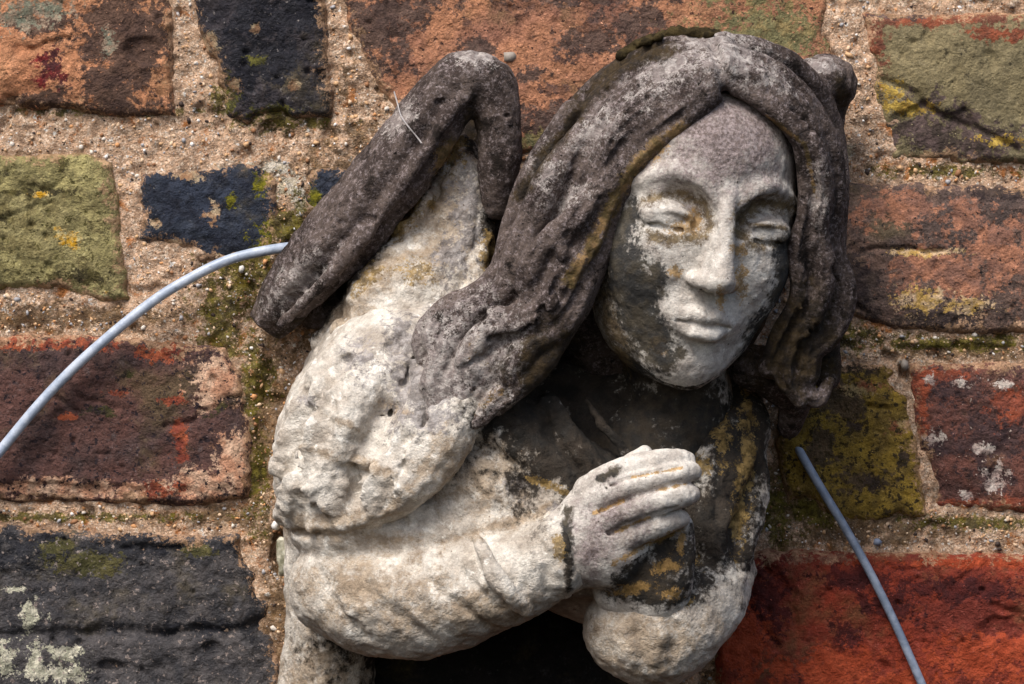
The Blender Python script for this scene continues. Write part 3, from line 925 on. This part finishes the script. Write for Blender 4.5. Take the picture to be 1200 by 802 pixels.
UP = [lock(t, a, ph_, bu, 0.75, r, 0.55, 0.55) for t, a, ph_, bu, r in STR]
for L in UP:
    hr.tube(L, k=6)
for A_, B_ in zip(UP[:-1], UP[1:]):
    between(A_, B_, skip=0.3)
LOW = [
    w4((738, 195, 292, 9), (705, 250, 290, 13), (690, 285, 287, 14), (664, 318, 284, 16), (650, 350, 280, 17), (626, 374, 274, 16), (592, 380, 266, 15), (564, 396, 260, 15), (548, 424, 256, 14), (563, 448, 252, 12), (556, 470, 248, 7)),
    w4((760, 165, 296, 12), (712, 215, 296, 16), (672, 262, 292, 18), (636, 292, 280, 17), (618, 326, 270, 16), (620, 352, 262, 14), (600, 370, 262, 13), (578, 366, 258, 9)),
    w4((690, 150, 270, 14), (650, 205, 268, 19), (628, 250, 262, 19), (608, 300, 250, 19), (592, 340, 240, 17), (562, 360, 236, 16), (530, 370, 234, 15), (509, 394, 234, 14), (517, 424, 236, 13), (502, 452, 232, 11), (513, 478, 230, 7)),
    w4((670, 130, 236, 13), (630, 200, 226, 17), (606, 260, 216, 17), (588, 318, 214, 16), (560, 346, 214, 15), (524, 360, 212, 13), (501, 382, 210, 12), (493, 410, 208, 10), (501, 438, 208, 6)),
]
TAIL = [w4((700, 290, 274, 8), (682, 340, 272, 13), (658, 382, 270, 15), (624, 402, 268, 16), (602, 430, 266, 16), (600, 456, 262, 14), (578, 472, 256, 13), (560, 492, 250, 10), (536, 500, 244, 6)),
        w4((544, 376, 240, 12), (518, 416, 242, 14), (508, 452, 238, 13), (522, 484, 238, 9)),
        w4((668, 372, 262, 10), (640, 420, 260, 14), (606, 456, 256, 13), (584, 478, 248, 9))]
for L in LOW + TAIL:
    hr.tube(L, k=3)
for A_, B_ in zip(LOW[:-1], LOW[1:]):
    between(A_, B_, 10, 2.6, 7, 0.2)
between(LOW[0], TAIL[0], 10, 2.6, 7, 0.3)
for L in [w4((600, 392, 274, 3), (580, 398, 270, 4), (562, 392, 264, 4), (548, 404, 262, 3)), w4((560, 418, 268, 3), (540, 436, 266, 4), (530, 462, 262, 3)), w4((628, 432, 282, 3), (598, 458, 276, 4), (582, 486, 268, 3)),
          w4((652, 330, 296, 3), (636, 366, 288, 4), (604, 392, 276, 3)), w4((636, 250, 286, 3), (622, 300, 276, 4), (606, 350, 262, 4), (566, 372, 250, 3)), w4((612, 260, 244, 3), (596, 320, 240, 4), (552, 358, 236, 3))]:
    hr.tube(L, k=6, carve=True)
hr.tube(w4((664, 300, 296, 9), (648, 286, 290, 9), (632, 296, 282, 7)), k=3)
# right side
ri = [(850, 96, 290), (898, 126, 288), (936, 160, 272), (952, 205, 246), (950, 262, 222), (940, 320, 205), (924, 380, 195), (908, 430, 190)]
ro = [(852, 48, 236), (905, 58, 214), (948, 96, 186), (972, 160, 160), (980, 230, 142), (982, 300, 136), (974, 370, 138), (964, 440, 146)]
ri, ro = np.array(ri, float), np.array(ro, float)
for t, r, ph_ in [(0.04, 14, 0), (0.34, 17, 1), (0.64, 17, 2.2), (0.95, 16, 3.4)]:
    pts = []
    for i in range(len(ri)):
        tt = t + 0.13 * math.sin(ph_ + i * 1.5) * min(1, i / 3)
        p = ri[i] * (1 - tt) + ro[i] * tt
        p[2] += 24 * math.sin(math.pi * min(max(tt, 0), 1))
        pts.append((*W(*p), r * (0.75 + 0.25 * min(1, i / 2))))
    hr.tube(pts, k=7)
RS = [w4((930, 110, 258, 12), (966, 160, 236, 15), (978, 225, 212, 15), (970, 280, 198, 15), (988, 336, 186, 16), (976, 384, 184, 16), (946, 416, 190, 15), (936, 446, 188, 14), (956, 468, 180, 11), (972, 448, 172, 7)),
      w4((872, 104, 292, 7), (905, 126, 292, 10), (944, 162, 282, 13), (963, 215, 262, 14), (955, 268, 240, 15), (964, 318, 222, 16), (952, 362, 212, 16), (926, 402, 206, 15), (918, 436, 202, 13), (938, 470, 192, 8)),
      w4((938, 168, 274, 8), (946, 235, 252, 11), (934, 300, 234, 12), (938, 350, 218, 13), (914, 395, 208, 13), (900, 432, 198, 11))]
for L in RS:
    hr.tube(L, k=3)
for A_, B_ in zip(RS[:-1], RS[1:]):
    between(A_, B_, 10, 2.6, 7, 0.1)
hr.tube(w4((880, 430, 150, 26), (910, 440, 140, 30), (930, 470, 120, 20), (925, 500, 90, 14)), k=8)
pts = []
for pu_, pv_ in [(850, 118), (849, 104), (846, 88), (842, 70), (836, 52), (830, 40)]:
    sd_ = hr.surf(pu_, pv_)
    if sd_ is not None:
        pts.append((*W(pu_, pv_, sd_ + 2), 5))
if len(pts) > 2:
    hr.tube(pts, k=7, carve=True)
# chisel cuts that follow the flow of the locks
g = np.random.default_rng(11)


def chisel(path, r):
    pts, ph_ = [], g.random() * 6
    path = catmull(path, 9.0)
    for i_, p_ in enumerate(path):
        q_ = to_uvd(p_[None, :3])[0]
        sd_ = hr.surf(q_[0], q_[1])
        if sd_ is None or abs(sd_ - p_[2]) > 45:
            if len(pts) > 4:
                hr.tube(pts, k=3.5, carve=True)
            pts = []
            continue
        pts.append((*W(q_[0], q_[1], sd_ + 1.2 + 2.6 * (0.5 + 0.5 * math.sin(ph_ + i_ * 0.33))), r))
    if len(pts) > 4:
        hr.tube(pts, k=3.5, carve=True)


for i in range(17):
    t_ = (i + 0.5) / 17 + g.normal() * 0.012
    chisel(lock(t_, 0.05 + 0.03 * g.random(), 0.6 + 2.6 * t_, 56, 1, 10, 1, 0.45 + 0.15 * g.random())[1:], 2.6 + 1.6 * g.random())
for L in LOW[:3] + TAIL[:1] + RS:
    for off in ((-5.0,) if L[0] in [q[0] for q in LOW] else (-5.5, 4.5)):
        A_ = np.array(L)[1:]
        T_ = np.gradient(A_[:, :2], axis=0)
        T_ /= np.linalg.norm(T_, axis=1)[:, None] + 1e-6
        A_[:, 0] -= T_[:, 1] * off
        A_[:, 1] += T_[:, 0] * off
        chisel([tuple(p_) for p_ in A_], 1.8 + g.random())
for i in range(7):
    t_ = (i + 0.5) / 7
    pts = []
    for k_ in range(len(ri)):
        tt = t_ + 0.1 * math.sin(2.2 * t_ + k_ * 1.5) * min(1, k_ / 3)
        p = ri[k_] * (1 - tt) + ro[k_] * tt
        p[2] += 24 * math.sin(math.pi * min(max(tt, 0), 1))
        pts.append((*W(*p), 8))
    chisel(pts[1:], 2.6 + 1.2 * g.random())
hr.rough([(34, 2.0, 13), (9, 1.1, 15)])
V, Q = hr.mesh()
u, v, d = to_uvd(V).T
at = {'m0': np.maximum(blobs(u, v, [(850, 62, 50, 30, 20), (780, 80, 30, 18, -30), (516, 440, 50, 80, 30), (560, 420, 44, 56, 30), (545, 470, 50, 24, -20), (500, 400, 20, 40)]), blobs(u, v, [(780, 90, 70, 30, -30), (660, 235, 40, 16, -30), (640, 200, 24, 40), (600, 400, 40, 24), (960, 230, 14, 60), (700, 150, 60, 24, -40), (900, 90, 40, 20, 30)]) - 0.2),
      'm1': np.maximum(strokes(u, v, [([(800, 148), (752, 184), (718, 238), (694, 290), (668, 330)], 8), ([(900, 138), (944, 170), (956, 230)], 3)]), blobs(u, v, [(560, 470, 30, 12, -20), (560, 410, 12, 16)])),
      'm2': np.maximum(blobs(u, v, [(720, 80, 60, 16, -40), (930, 400, 70, 70), (640, 420, 40, 60, 40), (760, 60, 40, 14)]), strokes(u, v, [([(610, 230), (640, 180), (700, 105)], 8)]))}  # dark gaps beside face and neck: shade put into the hair colour
HAIR_UVD = np.stack([u, v, d], -1)
hair_mat = mat_dark_stone('weathered_mauve_stone')
link_mesh('hair', V, Q, hair_mat, angel, SO, at)

# ---- wings
wg = SDF(W(270, 440, -14), W(650, 30, 190), 2.1)
wg.tube(w4((322, 368, 30, 26), (352, 328, 56, 33), (406, 268, 86, 42), (468, 190, 98, 41), (512, 128, 104, 36), (536, 104, 106, 31)), k=4, sq=32)
wg.tube(w4((505, 140, 104, 30), (526, 108, 106, 31), (548, 92, 106, 31), (570, 96, 104, 30), (582, 120, 102, 28), (586, 158, 98, 26), (584, 200, 92, 24), (582, 240, 80, 18)), k=10)
wg.tube(w4((330, 380, 74, 6), (392, 318, 118, 8), (450, 246, 134, 8), (500, 174, 140, 8), (528, 132, 138, 7), (546, 112, 134, 6)), k=12)
wg.tube(w4((546, 120, 18, 20), (470, 230, 18, 40), (380, 350, 14, 40)), k=6, flat=0.5)
wg.tube(w4((560, 150, 18, 30), (560, 260, 24, 60), (540, 330, 30, 70)), k=6, flat=0.5)
for cu, cv, cr in [(432, 258, 9), (372, 322, 7), (516, 120, 6), (594, 136, 6), (400, 262, 6), (470, 150, 5), (345, 352, 8), (560, 62, 5)]:
    sd_ = wg.surf(cu, cv)
    if sd_ is not None:
        wg.ell(W(cu, cv, sd_ + 1), (cr, cr * 0.6, 5), k=3, carve=True)
wg.rough([(40, 3.4, 23), (12, 2.0, 25)])
V, Q = wg.mesh()
u, v, d = to_uvd(V).T
at = {'m0': blobs(u, v, [(560, 64, 30, 12), (350, 330, 40, 16, -45), (470, 140, 24, 10, -50)]),
      'm1': blobs(u, v, [(520, 185, 10, 22, 30)]), 'm2': np.maximum(blobs(u, v, [(552, 150, 10, 40)]), 0.9 * (d < 62) * blobs(u, v, [(480, 280, 200, 200)]))}  # wing back darkened by depth: recess shade put into the colour
WING_UVD = np.stack([u, v, d], -1)
wing = link_mesh('wing', V, Q, hair_mat, angel, SO, at)
wing['label'] = 'raised wing with a thick arched rim'

wp = SDF(W(290, 470, -14), W(680, 80, 200), 2.1)
wp.tube(w4((546, 170, 50, 16), (540, 230, 62, 32), (520, 300, 76, 54), (486, 360, 92, 80)), k=10, flat=0.6)
for f in ([(536, 178, 62, 12), (500, 250, 70, 17), (452, 320, 74, 19), (408, 372, 70, 16), (376, 402, 56, 10)],
          [(544, 186, 72, 12), (518, 262, 88, 19), (474, 334, 98, 22), (424, 392, 94, 20), (384, 430, 84, 14)],
          [(550, 196, 76, 12), (540, 280, 96, 19), (508, 350, 114, 23), (466, 406, 122, 24)],
          [(556, 206, 74, 9), (560, 290, 94, 14), (550, 356, 122, 20), (520, 404, 142, 20)]):
    wp.tube(w4(*f), k=3, flat=0.7)
for f in ([(500, 236, 84, 8), (486, 262, 92, 11), (462, 276, 92, 8)], [(520, 270, 96, 8), (508, 304, 106, 12), (484, 322, 106, 9)], [(470, 300, 88, 8), (450, 330, 98, 12), (424, 342, 94, 8)],
          [(500, 330, 112, 8), (484, 362, 122, 13), (456, 376, 120, 9)], [(436, 350, 96, 8), (414, 380, 102, 11), (392, 388, 92, 8)], [(540, 320, 112, 8), (528, 350, 126, 12), (506, 366, 130, 9)]):
    wp.tube(w4(*f), k=3, flat=0.6)
wp.rough([(34, 6, 33), (12, 4.0, 35)])
V, Q = wp.mesh()
u, v, d = to_uvd(V).T
at = {'m0': np.maximum(blobs(u, v, [(580, 260, 16, 60), (553, 150, 12, 30)]), strokes(u, v, [([(540, 150), (500, 210), (450, 280), (400, 345), (360, 392)], 10)])), 'm1': np.maximum(blobs(u, v, [(500, 240, 40, 30), (440, 310, 40, 24, -40), (500, 180, 30, 70, 30), (400, 370, 30, 30), (520, 260, 40, 60)]), 0),  # rim stain, plus shade of the gaps by rim and hair put into colour
      'm2': blobs(u, v, [(550, 240, 20, 60), (530, 300, 20, 30)]), 'm3': blobs(u, v, [(506, 240, 8, 8), (575, 300, 12, 24), (530, 170, 14, 30), (490, 320, 20, 14), (470, 260, 26, 14, -50), (430, 330, 20, 10, -50)])}
robe_mat = mat_robe('flaking_white_robe')
link_mesh('feathers', V, Q, robe_mat, wing, SO, at)

w2 = SDF(W(880, 230, -14), W(1040, 40, 150), 2.1)
w2.tube(w4((900, 156, 60, 28), (928, 116, 70, 33), (956, 100, 72, 33), (974, 96, 66, 28), (982, 104, 60, 22)), k=4)
w2.tube(w4((978, 104, 60, 22), (974, 134, 54, 18), (964, 176, 40, 13)), k=8)
w2.rough([(30, 4.0, 43), (10, 2.4, 45)])
V, Q = w2.mesh()
u, v, d = to_uvd(V).T
o = link_mesh('wing', V, Q, hair_mat, angel, SO, {'m0': blobs(u, v, [(960, 78, 20, 10)]), 'm1': blobs(u, v, [(960, 140, 10, 20)]), 'm2': blobs(u, v, [(985, 110, 10, 20)])})
o['label'] = 'wing mostly hidden behind the head, only its rounded top showing'

# ---- robe
rb = SDF(W(290, 830, -20), W(920, 330, 330), 2.3)
rb.tube(w4((500, 400, 92, 62), (454, 450, 112, 84), (416, 520, 124, 90), (410, 580, 132, 82), (420, 620, 150, 66)), k=14)
rb.tube(w4((470, 420, 40, 90), (420, 520, 40, 98), (410, 640, 40, 76), (392, 740, 40, 56), (380, 840, 30, 56)), k=20)
rb.tube(w4((540, 440, 130, 70), (560, 520, 130, 80), (620, 590, 130, 80)), k=24)
rb.ell(W(690, 560, 80), (200, 150, 96), k=24)
# collar
rb.tube(w4((560, 470, 190, 46), (620, 520, 196, 44), (690, 560, 190, 40), (760, 580, 176, 36), (830, 560, 150, 40), (868, 500, 110, 36)), k=14)
rb.tube(w4((586, 514, 232, 6), (632, 548, 238, 7), (676, 578, 234, 7)), k=14)
rb.tube(w4((640, 470, 214, 8), (668, 506, 224, 9), (700, 550, 226, 8)), k=18)
rb.tube(w4((690, 470, 204, 7), (710, 500, 214, 8), (740, 540, 214, 6)), k=18)
# cloak edge over the near arm
rb.tube(w4((556, 452, 226, 28), (520, 524, 240, 30), (478, 574, 236, 26), (430, 600, 216, 20), (376, 608, 190, 16), (334, 604, 120, 16)), k=8)
rb.tube(w4((540, 500, 262, 6), (506, 552, 264, 7), (468, 592, 252, 7), (420, 612, 230, 6), (370, 618, 200, 6)), k=5)
rb.tube(w4((470, 430, 186, 16), (430, 470, 216, 18), (404, 530, 226, 14), (396, 590, 214, 10)), k=14)
rb.tube(w4((500, 440, 206, 14), (486, 500, 232, 16), (450, 560, 240, 12)), k=12)
rb.tube(w4((380, 440, 130, 16), (352, 500, 150, 18), (346, 570, 150, 14)), k=14)
rb.tube(w4((440, 440, 190, 20), (400, 500, 212, 24), (380, 560, 208, 22)), k=20)
rb.tube(w4((494, 450, 196, 16), (470, 500, 214, 18), (440, 550, 218, 18)), k=16)
# sleeve under the cloak
rb.tube(w4((500, 566, 172, 44), (560, 562, 190, 46), (620, 566, 204, 36), (690, 576, 214, 22)), k=6)
rb.tube(w4((430, 606, 190, 16), (500, 604, 206, 20), (580, 594, 218, 16), (650, 584, 228, 11), (692, 576, 230, 7)), k=12)
# forearm sleeve
rb.tube(w4((398, 690, 150, 58), (440, 700, 172, 68), (510, 698, 192, 70), (578, 680, 214, 58), (628, 662, 232, 49), (656, 650, 243, 46)), k=4)
rb.tube(w4((652, 604, 256, 5), (664, 640, 288, 6), (668, 676, 278, 6), (664, 696, 256, 5)), k=4)
rb.tube(w4((560, 632, 264, 6), (574, 662, 281, 8), (594, 692, 282, 8), (616, 714, 264, 6)), k=4)
for fu, fv, fr in [(480, 398, 15), (438, 416, 16), (400, 440, 17), (370, 468, 15), (500, 438, 16), (458, 456, 18), (416, 478, 19), (376, 506, 18), (348, 524, 13),
                   (512, 486, 15), (476, 502, 18), (436, 522, 20), (392, 550, 20), (354, 566, 15), (486, 546, 15), (448, 566, 16)]:
    pts = []
    for t_, dr, dd_ in ((-1, -4, -6), (0, 0, -2), (1, -1, 0)):
        uu, vv = fu - 10 * t_, fv + 24 * t_
        sd_ = rb.surf(uu, vv)
        if sd_ is not None:
            pts.append((*W(uu, vv, sd_ + dd_), fr + dr))
    if len(pts) == 3:
        rb.tube(pts, k=7, flat=0.34)
for c_ in [(425, 556, 240, 24, 6, 10), (560, 560, 244, 26, 12, 8), (610, 575, 240, 10, 12, 7), (362, 745, 110, 10, 18, 10)]:
    rb.ell(W(*c_[:3]), c_[3:], k=8, carve=True)
# crease between cloak and sleeve
rb.tube(w4((400, 626, 190, 16), (470, 628, 204, 22), (540, 622, 214, 22), (610, 608, 222, 18), (664, 592, 232, 12)), k=10)
rb.tube(w4((325, 620, 130, 8), (380, 628, 216, 6), (440, 630, 240, 6), (520, 628, 254, 6), (600, 614, 258, 5), (672, 590, 262, 4)), k=8, carve=True)
# far arm: drape and sleeve
rb.tube(w4((866, 470, 90, 30), (872, 540, 120, 30), (868, 600, 140, 30), (852, 650, 160, 28), (838, 686, 160, 20)), k=8)
rb.tube(w4((838, 520, 150, 22), (826, 580, 180, 26), (830, 630, 190, 24), (846, 676, 186, 12)), k=8)
rb.tube(w4((846, 668, 140, 40), (810, 710, 180, 56), (770, 740, 196, 62), (738, 740, 196, 52)), k=8)
rb.tube(w4((836, 600, 226, 4), (812, 640, 232, 8), (800, 668, 236, 8)), k=8, carve=True)
rb.ell(W(770, 420, 250), (112, 90, 80), k=14, carve=True)


def on_robe(path, off, r, k, carve=False):
    P_ = catmull([(a_, b_, 0, r) for a_, b_ in path], 12)
    pts = []
    n = len(P_)
    for i_, p_ in enumerate(P_):
        sd_ = rb.surf(p_[0], p_[1])
        if sd_ is not None:
            pts.append((*W(p_[0], p_[1], sd_ + off), max(0.8, r * math.sin(math.pi * (i_ + 0.6) / n) ** 0.5)))
    if len(pts) > 2:
        rb.tube(pts, k=k, carve=carve)


for path in ([(640, 452), (664, 500), (696, 552)], [(604, 498), (640, 534), (684, 566)], [(880, 470), (846, 520), (812, 560)], [(884, 520), (856, 580), (840, 640)]):
    on_robe(path, -5, 9, 13)
for path in ([(868, 480), (846, 540), (842, 600), (852, 660)], [(846, 500), (824, 560), (820, 620)], [(888, 560), (868, 610), (862, 660)], [(622, 470), (650, 516), (680, 556)]):
    on_robe(path, 2, 4.5, 7, True)
for path in ([(752, 728), (748, 752), (758, 784)], [(786, 728), (792, 752), (784, 780)], [(398, 648), (436, 700), (506, 752)], [(462, 644), (514, 692), (580, 738)], [(372, 664), (388, 712), (430, 752)], [(520, 646), (552, 682), (584, 712)], [(624, 628), (640, 660), (640, 694)]):
    on_robe(path, 3.2, 4.5, 12, True)
rb.rough([(80, 7, 53), (24, 3.0, 54), (9, 2.2, 55)])
V, Q = rb.mesh()
u, v, d = to_uvd(V).T
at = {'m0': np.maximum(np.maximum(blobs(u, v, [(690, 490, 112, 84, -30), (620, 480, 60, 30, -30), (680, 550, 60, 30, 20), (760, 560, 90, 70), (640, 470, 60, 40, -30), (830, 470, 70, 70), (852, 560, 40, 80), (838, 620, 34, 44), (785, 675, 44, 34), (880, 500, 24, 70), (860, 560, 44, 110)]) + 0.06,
                                 blobs(u, v, [(600, 760, 220, 60)]) * (d < 150)), strokes(u, v, [([(663, 600), (664, 640), (668, 690)], 6)])),  # set-back parts below the forearm darkened: shade put into the colour
      'm1': np.maximum(blobs(u, v, [(560, 555, 60, 40), (436, 548, 30, 6, 20), (380, 532, 26, 5, 20), (470, 482, 26, 5, 20), (410, 500, 20, 5, 20), (430, 690, 70, 40), (560, 720, 80, 24), (380, 780, 40, 40), (760, 760, 70, 40), (400, 610, 60, 10)]),  # tan stains, plus shading of creases, fold edges and undersides put into colour
                       strokes(u, v, [([(330, 620), (420, 628), (520, 636), (600, 612), (690, 582)], 7), ([(520, 500), (490, 560), (450, 604)], 6)])),
      'm2': blobs(u, v, [(484, 440, 26, 60, 10), (500, 490, 34, 18), (470, 400, 20, 30), (420, 420, 18, 20), (500, 470, 30, 30), (360, 470, 10, 6), (610, 570, 14, 12), (660, 600, 20, 8), (540, 400, 60, 16), (845, 640, 20, 20)]),
      'm3': np.maximum(blobs(u, v, [(876, 520, 9, 50), (866, 610, 8, 34), (846, 510, 9, 30), (655, 640, 8, 16), (800, 700, 8, 12), (868, 560, 6, 30), (820, 545, 10, 12), (790, 665, 20, 16), (760, 520, 8, 8)]), strokes(u, v, [([(620, 560), (670, 580)], 4)]))}
link_mesh('robe', V, Q, robe_mat, angel, SO, at)

# ------------------------------------------------------------------ small things
def tube_mesh(pts, r, sides=14, caps=True):
    Pp = catmull([(*p, 0) for p in pts], 5.0)[:, :3]
    T = np.gradient(Pp, axis=0)
    T /= np.linalg.norm(T, axis=1)[:, None]
    a = np.cross(T, [0, 0, 1.0])
    a /= np.linalg.norm(a, axis=1)[:, None]
    bb = np.cross(T, a)
    th = np.linspace(0, 2 * math.pi, sides, endpoint=False)
    V = Pp[:, None] + r * (np.cos(th)[None, :, None] * a[:, None] + np.sin(th)[None, :, None] * bb[:, None])
    i = np.arange(len(Pp) * sides).reshape(len(Pp), sides)
    Q = np.stack([i[:-1], np.roll(i, -1, 1)[:-1], np.roll(i, -1, 1)[1:], i[1:]], -1).reshape(-1, 4)
    return V.reshape(-1, 3), Q


cable_mat = mat_plain('pale_blue_sheath', rgb(184, 193, 207), 0.38, 0.5, 0.5, rgb(156, 168, 186))
cable_grey = mat_plain('blue_grey_sheath', rgb(146, 156, 174), 0.42, 0.5, 0.5, rgb(116, 128, 148))
V, Q = tube_mesh([W(-120, 690, 30), W(-50, 592, 34), W(0, 529, 36), W(52, 467, 35), W(104, 415, 37), (W(170, 360, 36)), W(216, 330, 36), W(270, 304, 36), W(330, 291, 30), W(370, 290, 16), W(420, 300, -4)], 6.0)
tag(link_mesh('cable', V, Q, cable_mat), 'pale blue cable curving from the left edge up to the wing tip', 'cable')
V, Q = tube_mesh([W(928, 512, -10), W(940, 534, 14), W(962, 572, 22), W(990, 618, 26), W(1018, 668, 28), W(1042, 716, 28), W(1062, 760, 28), W(1082, 806, 28), W(1122, 900, 28)], 5.0)
tag(link_mesh('cable', V, Q, cable_grey), 'blue grey cable running from under the hair curl down over the red brick', 'cable')

thr = []
for tu, tv in [(462, 108), (466, 122), (470, 136), (478, 148), (488, 160), (494, 168)]:
    near = WING_UVD[np.hypot(WING_UVD[:, 0] - tu, WING_UVD[:, 1] - tv) < 4]
    thr.append(W(tu, tv, (near[:, 2].max() if len(near) else 60) + 0.3))
V, Q = tube_mesh(thr, 0.9, 6)
tag(link_mesh('thread', V, Q, mat_plain('white_thread', rgb(176, 170, 168), 0.9)), 'white thread lying across the raised stone wing', 'thread')
mo = SDF(W(700, 80, 100), W(870, 0, 290), 1.9)
g = np.random.default_rng(3)
for i in range(60):
    uu = 728 + 112 * g.random()
    near = HAIR_UVD[np.abs(HAIR_UVD[:, 0] - uu) < 3]
    top = near[near[:, 1].argmin()]
    mo.ell(W(uu, top[1] + 3 - 5 * g.random() * math.sin(math.pi * (uu - 726) / 116), top[2] + g.normal() * 7), (5 + 5 * g.random(), 3 + 4 * g.random(), 8), k=3)
mo.rough([(9, 3.5, 63), (4, 1.5, 64)])
V, Q = mo.mesh()
tag(link_mesh('moss_clump', V, Q, mat_plain('dry_moss', rgb(70, 60, 38), 0.95, 0.1, 4, rgb(40, 34, 22))), 'dark crumbly moss clump on top of the angel\'s head', 'moss')
